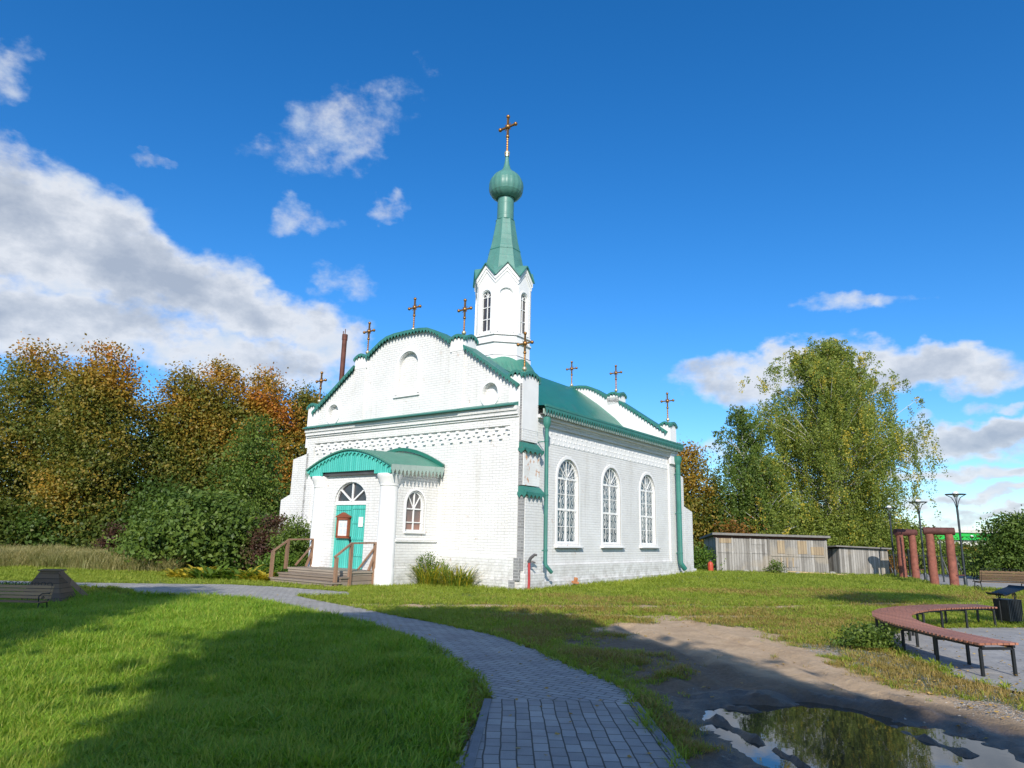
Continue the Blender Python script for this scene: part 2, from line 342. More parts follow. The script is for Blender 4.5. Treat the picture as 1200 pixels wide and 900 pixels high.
inst_leaf('pebble', [(0.1, (0.14, 0.13, 0.12)), (0.5, (0.28, 0.27, 0.25)), (0.9, (0.50, 0.48, 0.44))], 0.0)

# ---------------------------------------------------------------- mesh helpers
def link_mesh(name, verts, faces, mat, parent=None, smooth=False, uv=True, uvrot=None, tint=None, loops=None):
    me = bpy.data.meshes.new(name)
    me.from_pydata([tuple(v) for v in verts], [], [tuple(f) for f in faces])
    if isinstance(mat, (list, tuple)):
        for m_ in mat: me.materials.append(MAT[m_])
    else: me.materials.append(MAT[mat])
    me.validate()
    if smooth: me.polygons.foreach_set('use_smooth', [True] * len(me.polygons))
    if uv: box_uv(me, uvrot)
    o = bpy.data.objects.new(name, me); COL.objects.link(o)
    if parent is not None: o.parent = parent
    return o
def box_uv(me, rot=None):
    nl = len(me.loops)
    if not nl: return
    co = np.empty(len(me.vertices) * 3); me.vertices.foreach_get('co', co); co = co.reshape(-1, 3)
    vi = np.empty(nl, dtype=np.int32); me.loops.foreach_get('vertex_index', vi)
    pn = np.empty(len(me.polygons) * 3); me.polygons.foreach_get('normal', pn); pn = pn.reshape(-1, 3)
    lt = np.empty(len(me.polygons), dtype=np.int32); me.polygons.foreach_get('loop_total', lt)
    n = np.repeat(pn, lt, axis=0); p = co[vi]
    ax = np.argmax(np.abs(n), axis=1)
    u = np.where(ax == 0, p[:, 1], p[:, 0]); v = np.where(ax == 2, p[:, 1], p[:, 2])
    if rot:
        c, s = math.cos(rot), math.sin(rot); u, v = u * c - v * s, u * s + v * c
    l = me.uv_layers.new(name='UVMap'); l.data.foreach_set('uv', np.stack([u, v], 1).ravel())

class MB:
    def __init__(s): s.v = []; s.f = []
    def add(s, vs, fs):
        k = len(s.v); s.v += [tuple(map(float, v)) for v in vs]; s.f += [tuple(i + k for i in f) for f in fs]; return s
    def box(s, x0, x1, y0, y1, z0, z1):
        vs = [(x, y, z) for z in (z0, z1) for y in (y0, y1) for x in (x0, x1)]
        return s.add(vs, [(0, 2, 3, 1), (4, 5, 7, 6), (0, 1, 5, 4), (1, 3, 7, 5), (3, 2, 6, 7), (2, 0, 4, 6)])
    def hexa(s, b, t):        # b, t: 4 bottom, 4 top points (ccw from above)
        return s.add(list(b) + list(t), [(3, 2, 1, 0), (4, 5, 6, 7)] + [(i, (i + 1) % 4, 4 + (i + 1) % 4, 4 + i) for i in range(4)])
    def beam(s, a, b, w, h=None, up=(0, 0, 1)):
        h = h or w; a = Vector(a); b = Vector(b); d = (b - a).normalized(); u = Vector(up)
        if abs(d.dot(u)) > 0.98: u = Vector((1, 0, 0))
        r = d.cross(u).normalized(); u = r.cross(d)
        q = lambda p: [p + r * (w / 2 * i) + u * (h / 2 * j) for i, j in ((-1, -1), (1, -1), (1, 1), (-1, 1))]
        vs = q(a) + q(b)
        return s.add(vs, [(0, 1, 2, 3), (7, 6, 5, 4)] + [(i, 4 + i, 4 + (i + 1) % 4, (i + 1) % 4) for i in range(4)])
    def tube(s, pts, rad, n=8, cap=True):
        pts = [Vector(p) for p in pts]; m = len(pts); rr = rad if isinstance(rad, (list, tuple)) else [rad] * m
        k = len(s.v); ref = None
        for i, p in enumerate(pts):
            d = (pts[min(i + 1, m - 1)] - pts[max(i - 1, 0)]).normalized()
            if ref is None: ref = Vector((0, 0, 1)) if abs(d.z) < 0.9 else Vector((1, 0, 0))
            a = d.cross(ref).normalized(); b = a.cross(d).normalized(); ref = b if abs(b.dot(d)) < .9 else ref
            for j in range(n):
                t = 2 * math.pi * j / n; s.v.append(tuple(p + (a * math.cos(t) + b * math.sin(t)) * rr[i]))
        for i in range(m - 1):
            for j in range(n):
                s.f.append((k + i * n + j, k + i * n + (j + 1) % n, k + (i + 1) * n + (j + 1) % n, k + (i + 1) * n + j))
        if cap: s.f.append(tuple(k + j for j in range(n))[::-1]); s.f.append(tuple(k + (m - 1) * n + j for j in range(n)))
        return s
    def lathe(s, prof, c=(0, 0, 0), n=24, a0=0.0, a1=2 * math.pi, lobes=0, lobe=0.0):
        full = abs(a1 - a0 - 2 * math.pi) < 1e-6; m = n if full else n + 1; k = len(s.v)
        for r, z in prof:
            for j in range(m):
                t = a0 + (a1 - a0) * j / n; q = r * (1 - lobe * (0.5 + 0.5 * math.cos(lobes * t))) if lobes else r
                s.v.append((c[0] + q * math.cos(t), c[1] + q * math.sin(t), c[2] + z))
        for i in range(len(prof) - 1):
            for j in range(n):
                j2 = (j + 1) % m if full else j + 1
                s.f.append((k + i * m + j, k + i * m + j2, k + (i + 1) * m + j2, k + (i + 1) * m + j))
        return s
    def ball(s, c, r, n=8, sz=1.0):
        prof = [(max(1e-4, r * math.sin(math.pi * i / n)), -r * sz * math.cos(math.pi * i / n)) for i in range(n + 1)]
        return s.lathe(prof, c, n * 2 if n < 8 else 14)
    def extrude(s, poly, f0, f1):   # poly: 2D list, f0/f1: functions (a,b)->3D
        n = len(poly); tri = tessellate_polygon([[Vector((a, b, 0)) for a, b in poly]])
        k = len(s.v); s.v += [tuple(f0(a, b)) for a, b in poly] + [tuple(f1(a, b)) for a, b in poly]
        s.f += [tuple(k + i for i in t) for t in tri] + [tuple(k + n + i for i in t[::-1]) for t in tri]
        s.f += [(k + i, k + n + i, k + n + (i + 1) % n, k + (i + 1) % n) for i in range(n)]
        return s
    def build(s, name, mat, parent=None, smooth=False, recalc=True, bevel=0, **kw):
        o = link_mesh(name, s.v, s.f, mat, parent, smooth, **kw)
        if recalc:
            bm = bmesh.new(); bm.from_mesh(o.data); bmesh.ops.recalc_face_normals(bm, faces=bm.faces); bm.to_mesh(o.data); bm.free()
        if bevel:
            md = o.modifiers.new('bevel', 'BEVEL'); md.width = bevel; md.segments = 2; md.limit_method = 'ANGLE'
        if smooth:
            try: o.data.set_sharp_from_angle(angle=math.radians(38))
            except Exception: pass
        return o

def empty(name, loc=(0, 0, 0), rz=0.0):
    o = bpy.data.objects.new(name, None); COL.objects.link(o); o.location = loc; o.rotation_euler = (0, 0, rz); o.empty_display_size = 0.3; return o
def tag(o, label=None, cat=None, group=None, kind=None):
    if label: o['label'] = label
    if cat: o['category'] = cat
    if group: o['group'] = group
    if kind: o['kind'] = kind
    return o
def copy_tree(o, parent=None):
    c = o.copy(); COL.objects.link(c)
    if parent is not None: c.parent = parent
    for ch in list(o.children): copy_tree(ch, c)
    return c

def wall_sheet(mb, outer, holes, P, depth):
    """flat wall with openings; P(a,b,d) gives the 3D point, d = depth inwards; the openings get reveals"""
    loops = [[Vector((a, b, 0)) for a, b in L] for L in [outer] + holes]
    tri = tessellate_polygon(loops); k = len(mb.v)
    flat = [q for L in [outer] + holes for q in L]
    mb.v += [tuple(P(a, b, 0)) for a, b in flat]; mb.f += [tuple(k + i for i in t) for t in tri]
    for L in holes:
        k = len(mb.v); n = len(L)
        mb.v += [tuple(P(a, b, 0)) for a, b in L] + [tuple(P(a, b, depth)) for a, b in L]
        mb.f += [(k + i, k + n + i, k + n + (i + 1) % n, k + (i + 1) % n) for i in range(n)]
def arch(c, w, z0, zs, n=14, rise=None):
    r = w / 2; rise = rise or r
    return [(c - r, z0), (c + r, z0), (c + r, zs)] + [(c + r * math.cos(math.pi * i / n), zs + rise * math.sin(math.pi * i / n)) for i in range(1, n)] + [(c - r, zs)]
def fringe(mb, path, out, drop=0.22, tooth=0.17, th=0.025, top=0.09, point=True):
    """toothed valance hanging from a 3D path; out = outward unit vector"""
    path = [Vector(p) for p in path]; out = Vector(out)
    L = [0]
    for a, b in zip(path, path[1:]): L.append(L[-1] + (b - a).length)
    tot = L[-1]; nt = max(1, round(tot / tooth)); N = nt * 4
    def pt(s):
        for i in range(len(path) - 1):
            if s <= L[i + 1] + 1e-6: return path[i].lerp(path[i + 1], (s - L[i]) / max(1e-6, L[i + 1] - L[i]))
        return path[-1]
    prof = [0.42, 0.62, 1.0, 0.62]
    tp = [pt(tot * i / N) for i in range(N + 1)]
    bt = [p + Vector((0, 0, -drop * prof[i % 4])) for i, p in enumerate(tp)]
    k = len(mb.v)
    for off in (0, th):
        for p in tp: mb.v.append(tuple(p + out * off))
        for p in bt: mb.v.append(tuple(p + out * off))
    M = N + 1
    for i in range(N):
        a, b, c, d = k + i, k + i + 1, k + M + i + 1, k + M + i
        mb.f += [(a, b, c, d), (2 * M + d, 2 * M + c, 2 * M + b, 2 * M + a), (d, c, 2 * M + c, 2 * M + d), (a, 2 * M + a, 2 * M + b, b)]

# ================================================================ CHURCH
CH = empty('church', (0.258, 21.838, 0.0), math.radians(53.06 - 90))
tag(CH, 'white brick church with green roof, onion dome turret and arched windows', 'church')
W, D = 10.7, 12.2            # front width, side length
UC = 5.35
def Uf(u, v, z): return (-u, v, z)
# ---- gable profile (u, z), symmetric about UC
half = [(0.0, 6.38), (2.47, 8.06), (2.47, 8.34), (3.12, 8.34), (3.5, 8.60), (3.9, 8.84), (4.25, 8.98), (4.7, 9.04), (5.35, 9.05)]
gab = half + [(2 * UC - u, z) for u, z in half[::-1][1:]]
FZ = 0.08                    # the wall fields lie this far behind the corner strips

def front_wall():
    mb = MB()
    outer = [(0.0, -0.2), (0.0, 6.38)] + gab[1:-1] + [(W, 6.38), (W, -0.2)]
    niche = arch(5.27, 1.02, 6.66, 7.82, 14)
    c1 = [(1.28 + 0.33 * math.cos(t), 6.30 + 0.36 * math.sin(t)) for t in np.linspace(0, 2 * math.pi, 21)[:-1]]
    c2 = [(9.42 + 0.33 * math.cos(t), 6.32 + 0.36 * math.sin(t)) for t in np.linspace(0, 2 * math.pi, 21)[:-1]]
    wall_sheet(mb, outer, [niche, c1, c2], lambda a, b, d: Uf(a, FZ + d, b), 0.16)
    for L in (niche, c1, c2): mb.add([Uf(a, FZ + 0.16, b) for a, b in L], [tuple(range(len(L)))])
    for L in (c1, c2):
        cu = sum(a for a, b in L) / len(L); cz_ = sum(b for a, b in L) / len(L); rg = MB(); n = len(L)
        O1 = [(cu + (a - cu) * 1.04, cz_ + (b - cz_) * 1.04) for a, b in L]; O2 = [(cu + (a - cu) * 1.30, cz_ + (b - cz_) * 1.30) for a, b in L]
        rg.add([Uf(a, FZ + .01, b) for a, b in O1] + [Uf(a, FZ - .05, b) for a, b in O1] + [Uf(a, FZ - .05, b) for a, b in O2] + [Uf(a, FZ + .01, b) for a, b in O2], [(q * n + i, q * n + (i + 1) % n, (q + 1) * n + (i + 1) % n, (q + 1) * n + i) for q in range(3) for i in range(n)])
        rg.build('medallion', 'white_plaster', CH)
    rg = MB(); O1 = arch(5.27, 1.06, 6.70, 7.82, 14); O2 = arch(5.27, 1.26, 6.70, 7.82, 14); O1 = O1[1:] + O1[:1]; O2 = O2[1:] + O2[:1]; n = len(O1)
    rg.add([Uf(a, FZ + .01, b) for a, b in O1] + [Uf(a, FZ - .045, b) for a, b in O1] + [Uf(a, FZ - .045, b) for a, b in O2] + [Uf(a, FZ + .01, b) for a, b in O2], [(q * n + i, q * n + i + 1, (q + 1) * n + i + 1, (q + 1) * n + i) for q in range(3) for i in range(n - 1)])
    rg.box(-5.95, -4.60, FZ - .07, FZ + .01, 6.60, 6.66); rg.build('niche_surround', 'white_plaster', CH)
    # back face and top of the gable wall
    n = len(outer); tri = tessellate_polygon([[Vector((a, b, 0)) for a, b in outer]])
    mb.add([Uf(a, FZ, b) for a, b in outer] + [Uf(a, 0.55, b) for a, b in outer], [tuple(n + i for i in t) for t in tri] + [(i, i + 1, n + i + 1, n + i) for i in range(n - 1)])
    mb.build('front_wall', 'whitewashed_brick', CH)
front_wall()
def side_windows_at(): return [3.11, 6.27, 9.46]
def side_wall():
    mb = MB()
    wins = [arch(v, 1.36, 1.42, 3.62, 16, 0.70) for v in side_windows_at()]
    wall_sheet(mb, [(0.0, -0.2), (D, -0.2), (D, 5.9), (0.0, 5.9)], wins, lambda a, b, d: Uf(FZ + d, a, b), 0.14)
    mb.build('side_wall', 'whitewashed_brick', CH)
    mb = MB()   # far side and back
    mb.add([Uf(W, 0, -.2), Uf(W, D, -.2), Uf(W, D, 6.0), Uf(W, 0, 6.0)], [(0, 1, 2, 3)])
    mb.add([Uf(0.08, D, -.2), Uf(W, D, -.2), Uf(W, D, 6.0), Uf(0.08, D, 6.0)], [(0, 1, 2, 3)])
    mb.build('rear_wall', 'whitewashed_brick', CH)
side_wall()

# ---- raised brickwork: strips, frieze, dentils, plinth
mb = MB()
def fbox(u0, u1, v0, v1, z0, z1): mb.box(-u1, -u0, v0, v1, z0, z1)
fbox(0.0, 0.36, 0.0, 0.08, 0.95, 5.14); fbox(W - 0.30, W + 0.15, 0.0, 0.55, 0.5, 5.14)
fbox(0.0, W + .15, 0.0, 0.08, 5.14, 5.40)
fbox(0.0, W + .18, -0.05, 0.08, 5.40, 5.47); fbox(0.0, W + .2, -0.11, 0.08, 5.47, 5.60); fbox(0.0, W + .2, -0.16, 0.08, 5.60, 5.745)
fbox(2.48, 3.08, 0.025, 0.08, 5.80, 7.99); fbox(7.62, 8.22, 0.025, 0.08, 5.80, 7.99)
fbox(-0.12, 1.6, -0.03, 0.08, 0.30, 0.62)
for a, b in ((0.02, 3.4), (7.3, 10.85)):
    fbox(a, b, -0.02, 0.10, 0.28, 0.95); fbox(a, b, -0.14, 0.12, -0.3, 0.28)
mb.build('front_moulding', 'whitewashed_brick', CH, bevel=0.006)
mb = MB()
k = 0; u = 0.50
while u < 10.5:
    for du, z in ((0, 5.02), (0.10, 4.86), (0.18, 4.72)):
        mb.box(-(u - du) - 0.055, -(u - du) + 0.055, 0.005, 0.09, z, z + 0.085)
    mb.box(-(u + .13) - 0.04, -(u + .13) + 0.04, 0.03, 0.09, 4.90, 4.97)
    u += 0.43
mb.build('front_dentils', 'white_plaster', CH)
mb = MB()
def sbox(v0, v1, o0, o1, z0, z1): mb.box(-o1, -o0, v0, v1, z0, z1) if False else mb.box(o0, o1, v0, v1, z0, z1)
# on the side face outward is +X (local)
sbox(0.9, D, -0.08, 0.0, 5.30, 5.42); sbox(0.9, D, -0.08, 0.05, 5.42, 5.50)
sbox(11.55, D, -0.08, 0.0, 0.5, 5.30); sbox(0.9, 1.45, -0.08, 0.0, 0.5, 5.30)
sbox(0.9, D + .1, -0.08, 0.04, 0.22, 0.72); sbox(0.9, D + .15, -0.08, 0.14, -0.3, 0.22)
mb.build('side_moulding', 'whitewashed_brick', CH, bevel=0.006)
mb = MB(); mb.box(-0.085, -0.066, 1.45, 11.55, 4.74, 5.18)
v = 1.6
while v < 11.5:
    mb.box(-0.08, -0.05, v, v + 0.09, 5.09, 5.15)
    mb.box(-0.08, -0.05, v + .16, v + .21, 4.93, 4.98); mb.box(-0.08, -0.05, v - .06, v - .01, 4.93, 4.98)
    mb.box(-0.08, -0.05, v + .14, v + 0.22, 4.77, 4.83)
    v += 0.34
mb.build('side_dentils', 'white_plaster', CH)

# ---- green ledge over the front cornice
mb = MB()
for a, b, e in ((0.06, 2.4, 0.0), (2.4, 7.66, 0.07), (7.66, W + .22, 0.0)):
    mb.hexa([Uf(b, -0.27 - e, 5.75), Uf(a, -0.27 - e, 5.75), Uf(a, 0.09, 5.75), Uf(b, 0.09, 5.75)], [Uf(b, -0.27 - e, 5.79), Uf(a, -0.27 - e, 5.79), Uf(a, 0.09, 5.93), Uf(b, 0.09, 5.93)])
mb.build('cornice_ledge', 'trim_green_metal', CH)

# ---- gable capping with toothed fringe
def rake(path, v0, v1, name, dz=0.05):
    """path in (u,z)"""
    mb = MB(); th = 0.05
    for (a, b), (c, d) in zip(path, path[1:]):
        mb.hexa([Uf(a, v0, b + dz), Uf(c, v0, d + dz), Uf(c, v1, d + dz), Uf(a, v1, b + dz)][::-1], [Uf(a, v0, b + dz + th), Uf(c, v0, d + dz + th), Uf(c, v1, d + dz + th), Uf(a, v1, b + dz + th)][::-1])
    fringe(mb, [Uf(a, v0, b + dz + 0.05) for a, b in path], (0, -1, 0), 0.20, 0.17)
    return mb.build(name, 'trim_green_metal', CH)
def sym(path): return [(2 * UC - u, z) for u, z in path[::-1]]
lo = [(0.02, 6.38), (2.46, 8.06)]; hi = half[3:]
for (vf0, vf1) in ((-0.06, 0.66), (11.44, 12.1)):
    rake(lo, vf0, vf1, 'gable_capping'); rake(sym(lo), vf0, vf1, 'gable_capping')
    rake(hi + sym(hi)[1:], vf0, vf1, 'gable_capping')

# ---- pillars with arched caps
def cap(x0, x1, y0, y1, z, rise=0.17, drop=0.18, tooth=0.17, mat='trim_green_metal'):
    mb = MB(); n = 8; k = 0
    x0 -= .05; x1 += .05; y0 -= .05; y1 += .05
    def zf(sx, sy): return z + rise * max(1 - sx * sx, 1 - sy * sy)
    vs = []
    for j in range(n + 1):
        for i in range(n + 1):
            sx, sy = -1 + 2 * i / n, -1 + 2 * j / n
            vs.append(((x0 + x1) / 2 + sx * (x1 - x0) / 2, (y0 + y1) / 2 + sy * (y1 - y0) / 2, zf(sx, sy)))
    mb.add(vs, [(j * (n + 1) + i, j * (n + 1) + i + 1, (j + 1) * (n + 1) + i + 1, (j + 1) * (n + 1) + i) for j in range(n) for i in range(n)])
    for (a, b, o) in (((x0, y0), (x1, y0), (0, -1, 0)), ((x1, y0), (x1, y1), (1, 0, 0)), ((x1, y1), (x0, y1), (0, 1, 0)), ((x0, y1), (x0, y0), (-1, 0, 0))):
        path = []
        for i in range(9):
            s = i / 8; q = 2 * s - 1
            path.append((a[0] + (b[0] - a[0]) * s, a[1] + (b[1] - a[1]) * s, z + rise * (1 - q * q)))
        fringe(mb, path, o, drop, tooth)
    return mb.build('pillar_cap', mat, CH)
def cross(x, y, z, h=1.35):
    mb = MB(); s = h / 1.35
    mb.tube([(x, y, z - .1), (x, y, z + h * 0.93)], 0.028 * s, 6)
    mb.beam((x - 0.27 * s, y, z + h * 0.70), (x + 0.27 * s, y, z + h * 0.70), 0.055 * s, 0.05 * s)
    mb.beam((x, y, z + h * 0.42), (x, y, z + h * 0.95), 0.06 * s, 0.05 * s)
    for px, pz, r in ((-0.29, 0.70, 0.062), (0.29, 0.70, 0.062), (0, 0.96, 0.062), (0, 0.70, 0.085), (0, .46, 0.058)):
        mb.ball((x + px * s, y, z + h * pz), r * s, 6)
    for a in range(4):   # rays in the corners of the arms
        t = math.pi / 4 + a * math.pi / 2; mb.tube([(x, y, z + h * .7), (x + .15 * s * math.cos(t), y, z + h * .7 + .15 * s * math.sin(t))], 0.012 * s, 5)
    for i in range(5): mb.ball((x, y, z + h * (0.14 + 0.06 * i)), 0.036 * s, 5)
    c = mb.build('cross', 'gold', CH, smooth=True)
    MB().ball((x, y, z + 0.06 * s), 0.085 * s, 7).build('orb', 'pale_gold', c, smooth=True)
    return c
def pillar(u0, u1, v0, v1, z0, z1, mat='white_plaster'):
    mb = MB().box(-u1, -u0, v0, v1, z0, z1); mb.build('pillar', mat, CH); cap(-u1, -u0, v0, v1, z1 - 0.02)
    cross(-(u0 + u1) / 2, (v0 + v1) / 2, z1 + 0.22)
pillar(-0.10, 0.45, 0.03, 0.93, 5.0, 6.82)
pillar(10.42, 11.02, 0.02, 0.60, 5.0, 6.72)
pillar(-0.10, 0.40, 11.55, 12.2, 5.0, 6.80); pillar(10.4, 11.0, 11.55, 12.2, 5.0, 6.80)
for vv in (0.02, 11.5):
    pillar(2.44, 3.14, vv, vv + .6, 8.0, 8.46); pillar(7.56, 8.26, vv, vv + .6, 8.0, 8.46)
cross(-UC, 0.3, 9.22); cross(-UC, 11.8, 9.22)

# ---- back gable (parapet)
mb = MB(); outer = [(0.2, 5.5), (0.2, 6.38)] + gab[1:-1] + [(W - .2, 6.38), (W - .2, 5.5)]
mb.extrude(outer, lambda a, b: Uf(a, 11.5, b), lambda a, b: Uf(a, 12.0, b)); mb.build('rear_gable', 'white_plaster', CH)

# ---- buttresses
def buttress(name, pts, mat='whitewashed_brick'):
    mb = MB()
    for b in pts: mb.box(*b)
    return mb.build(name, mat, CH, bevel=0.01)
# near corner: three stages, each with a sloping green shelf
buttress('buttress', [(-0.02, 0.094, 0.04, 0.925, 4.62, 4.995)])
buttress('buttress', [(-0.02, 0.17, 0.05, 0.97, 3.2, 4.30)], 'worn_white_brick')
buttress('buttress', [(-0.02, 0.26, 0.06, 1.02, 0.5, 2.90), (-0.02, 0.33, 0.02, 1.1, -0.3, 0.5)])
# its bare front face
mb = MB()
mb.box(0.002, 0.08, 0.02, 0.045, 4.6, 6.5); mb.box(0.002, 0.15, 0.02, 0.055, 3.2, 4.4); mb.box(0.002, 0.24, 0.03, 0.065, 0.6, 3.0); mb.box(-0.07, 0.16, -0.045, 0.02, 0.30, 0.96); mb.box(-0.16, 0.06, -0.16, -0.14, -.3, 0.30)
mb.build('buttress_face', 'bare_grey_brick', CH)
for z, o0, o1, v1 in ((4.35, 0.10, 0.22, 1.0), (2.95, 0.17, 0.31, 1.05)):
    mb = MB()
    mb.hexa([(-.02, 0.02, z), (o1 + .04, 0.02, z), (o1 + .04, v1 + .05, z), (-.02, v1 + .05, z)], [(-.02, .02, z + .22), (o0, 0.02, z + .22), (o0, v1 - .05, z + .22), (-.02, v1 - .05, z + .22)])
    fringe(mb, [(o1 + .04, 0.02, z + .03), (o1 + .04, v1 + .05, z + .03)], (1, 0, 0), 0.19, 0.24)
    fringe(mb, [(0.0, 0.0, z + .03), (o1 + .04, 0.0, z + .03)], (0, -1, 0), 0.18, 0.18)
    mb.build('buttress_shelf', 'trim_green_metal', CH)
# left corner and back corners
def slab_buttress(stages, v0, v1, axis):
    mb = MB()
    for a0, a1, z in stages:
        if axis == 'u': mb.hexa([Uf(a1, v0, -.3), Uf(a0, v0, -.3), Uf(a0, v1, -.3), Uf(a1, v1, -.3)], [Uf(a1, v0, z), Uf(a0, v0, z + .22), Uf(a0, v1, z + .22), Uf(a1, v1, z)])
        else: mb.hexa([Uf(v1, a0, -.3), Uf(v0, a0, -.3), Uf(v0, a1, -.3), Uf(v1, a1, -.3)], [Uf(v1, a0, z + .22), Uf(v0, a0, z + .22), Uf(v0, a1, z), Uf(v1, a1, z)])
    return mb.build('buttress', 'whitewashed_brick', CH, bevel=0.01)
slab_buttress([(10.7, 11.72, 4.55), (11.72, 12.32, 2.88)], 0.0, 0.9, 'u')
slab_buttress([(12.2, 13.1, 4.5), (13.1, 14.05, 2.95)], 0.0, 0.9, 'v')
buttress('buttress', [(-.95, 0.02, 13.9, 14.3, -.3, 0.35)])

# ---- main roof
ROOFPROF = prof = [(-0.36, 5.90), (1.3, 5.95), (1.62, 6.18), (2.06, 6.66), (2.73, 7.33), (3.67, 8.10), (4.65, 8.80), (5.0, 9.02), (5.35, 9.12)]
prof += [(2 * UC - u, z) for u, z in prof[::-1][1:]]
mb = MB(); n = len(prof)
mb.add([Uf(a, 0.56 if 0.1 < a < 10.6 else 0.95, b) for a, b in prof] + [Uf(a, 11.5 if 0.4 < a < 10.3 else 12.25, b) for a, b in prof] + [Uf(a, 0.56 if 0.1 < a < 10.6 else 0.95, b - .07) for a, b in prof] + [Uf(a, 11.5 if 0.4 < a < 10.3 else 12.25, b - .07) for a, b in prof],
       [(i, i + 1, n + i + 1, n + i) for i in range(n - 1)] + [(2 * n + i, 3 * n + i, 3 * n + i + 1, 2 * n + i + 1) for i in range(n - 1)] + [(0, n, 3 * n, 2 * n)])
mb.build('roof', 'green_roof_metal', CH, smooth=True)
mb = MB(); fringe(mb, [(0.37, 0.95, 5.90), (0.37, 12.3, 5.90)], (1, 0, 0), 0.27, 0.17, top=.12); mb.box(0.34, 0.41, 0.95, 12.3, 5.86, 5.93)
fringe(mb, [(0.0, 12.32, 5.9), (0.37, 12.32, 5.9)], (0, 1, 0), 0.27, 0.17)
mb.build('eave_fringe', 'trim_green_metal', CH)
mb = MB(); fringe(mb, [(0.30, 0.98, 5.66), (0.30, 12.2, 5.66)], (1, 0, 0), 0.10, 0.12); mb.box(0.26, 0.31, 0.98, 12.2, 5.62, 5.80)
mb.build('eave_board', 'faded_trim', CH)
mb = MB(); mb.box(-0.08, 0.27, 0.95, 12.2, 5.60, 5.64); mb.build('soffit', 'grey_metal', CH)
mb = MB(); mb.box(-0.08, 0.16, 0.95, 12.2, 5.5, 5.6); mb.build('side_cornice', 'white_plaster', CH)

# ---- side windows
def side_window(v):
    fr = MB(); w, z0, zs, ri = 1.36, 1.42, 3.62, 0.70; x = -0.185
    def P(a, b, d=0.0): return (x + d, a, b)
    f = empty_part = None
    A = arch(v, w, z0, zs, 16, ri); B = arch(v, w - .12, z0 + .07, zs, 16, ri - .06)
    n = len(A); fr.add([P(a, b, .04) for a, b in A] + [P(a, b, .04) for a, b in B] + [P(a, b, -.03) for a, b in B], [(i, (i + 1) % n, n + (i + 1) % n, n + i) for i in range(n)] + [(n + i, n + (i + 1) % n, 2 * n + (i + 1) % n, 2 * n + i) for i in range(n)])
    fr.box(x, x + .05, v - w / 2, v + w / 2, 2.53, 2.60); fr.box(x, x + .05, v - w / 2, v + w / 2, zs - .02, zs + .05)
    fr.box(x, x + .045, v - .03, v + .03, z0, zs)
    for t in (45, 90, 135):
        r = math.radians(t); fr.beam((x + .02, v, zs), (x + .02, v + .66 * math.cos(r), zs + .68 * math.sin(r)), 0.028)
    for zz in (1.98, 3.08): fr.box(x, x + .03, v - w / 2, v + w / 2, zz, zz + .022)
    f = fr.build('window', 'white_paint', CH)
    g = MB(); g.add([P(a, b, .0) for a, b in arch(v, w - .02, z0, zs, 16, ri)], [tuple(range(n))]); g.build('pane', 'blue_glass', f)
    # ornate grille just in front of the panes
    gr = MB(); xg = x + 0.075
    for q in (-0.45, -0.16, 0.16, 0.45):
        gr.tube([(xg, v + q, z0), (xg, v + q, zs)], 0.008, 4)
    for c0 in (-0.60, -0.305, 0.0, 0.305, 0.60):
        if abs(c0) > .55: continue
        zz = z0 + .12; sgn = 1
        while zz < zs - .15:
            pts = [(xg, v + c0 + sgn * 0.09 * math.sin(t) * (1 - 0.25 * t / 3), zz + 0.11 - 0.12 * math.cos(t)) for t in np.linspace(0, 5.2, 9)]
            gr.tube(pts, 0.006, 4, cap=False); zz += 0.235; sgn = -sgn
    for q in (-0.52, 0.52):
        for zz in (1.62, 2.1, 2.35, 2.8, 3.25): gr.tube([(xg, v + q, zz), (xg, v + q * .9, zz + .13), (xg, v + q * 1.1, zz + .2)], 0.0085, 4)
    for t in range(15, 180, 21):
        r = math.radians(t); gr.tube([(xg, v + .12 * math.cos(r), zs + .12 * math.sin(r)), (xg, v + .62 * math.cos(r), zs + .64 * math.sin(r))], 0.008, 4)
    gr.tube([(xg, v + .34 * math.cos(t), zs + .35 * math.sin(t)) for t in np.linspace(0, math.pi, 12)], 0.008, 4)
    gr.build('grille', 'white_paint', f)
    tr = MB(); A2 = arch(v, w + .02, 1.30, zs, 16, ri + .01); B2 = arch(v, w + .22, 1.30, zs, 16, ri + .11)
    # raised plaster surround
    tr.add([(-.055, a, b) for a, b in A2[1:] + A2[:1]] + [(-.055, a, b) for a, b in B2[1:] + B2[:1]] + [(-.082, a, b) for a, b in B2[1:] + B2[:1]], [(i, i + 1, n + i + 1, n + i) for i in range(n - 1)] + [(n + i, n + i + 1, 2 * n + i + 1, 2 * n + i) for i in range(n - 1)])
    tr.build('surround', 'white_plaster', f)
    s = MB().box(-.3, 0.05, v - .86, v + .86, 1.28, 1.335); s.build('sill', 'white_plaster', f)
    s = MB().box(-.04, 0.055, v - .87, v + .87, 1.262, 1.279); s.build('sill_flashing', 'grey_metal', f)
for v in side_windows_at(): side_window(v)

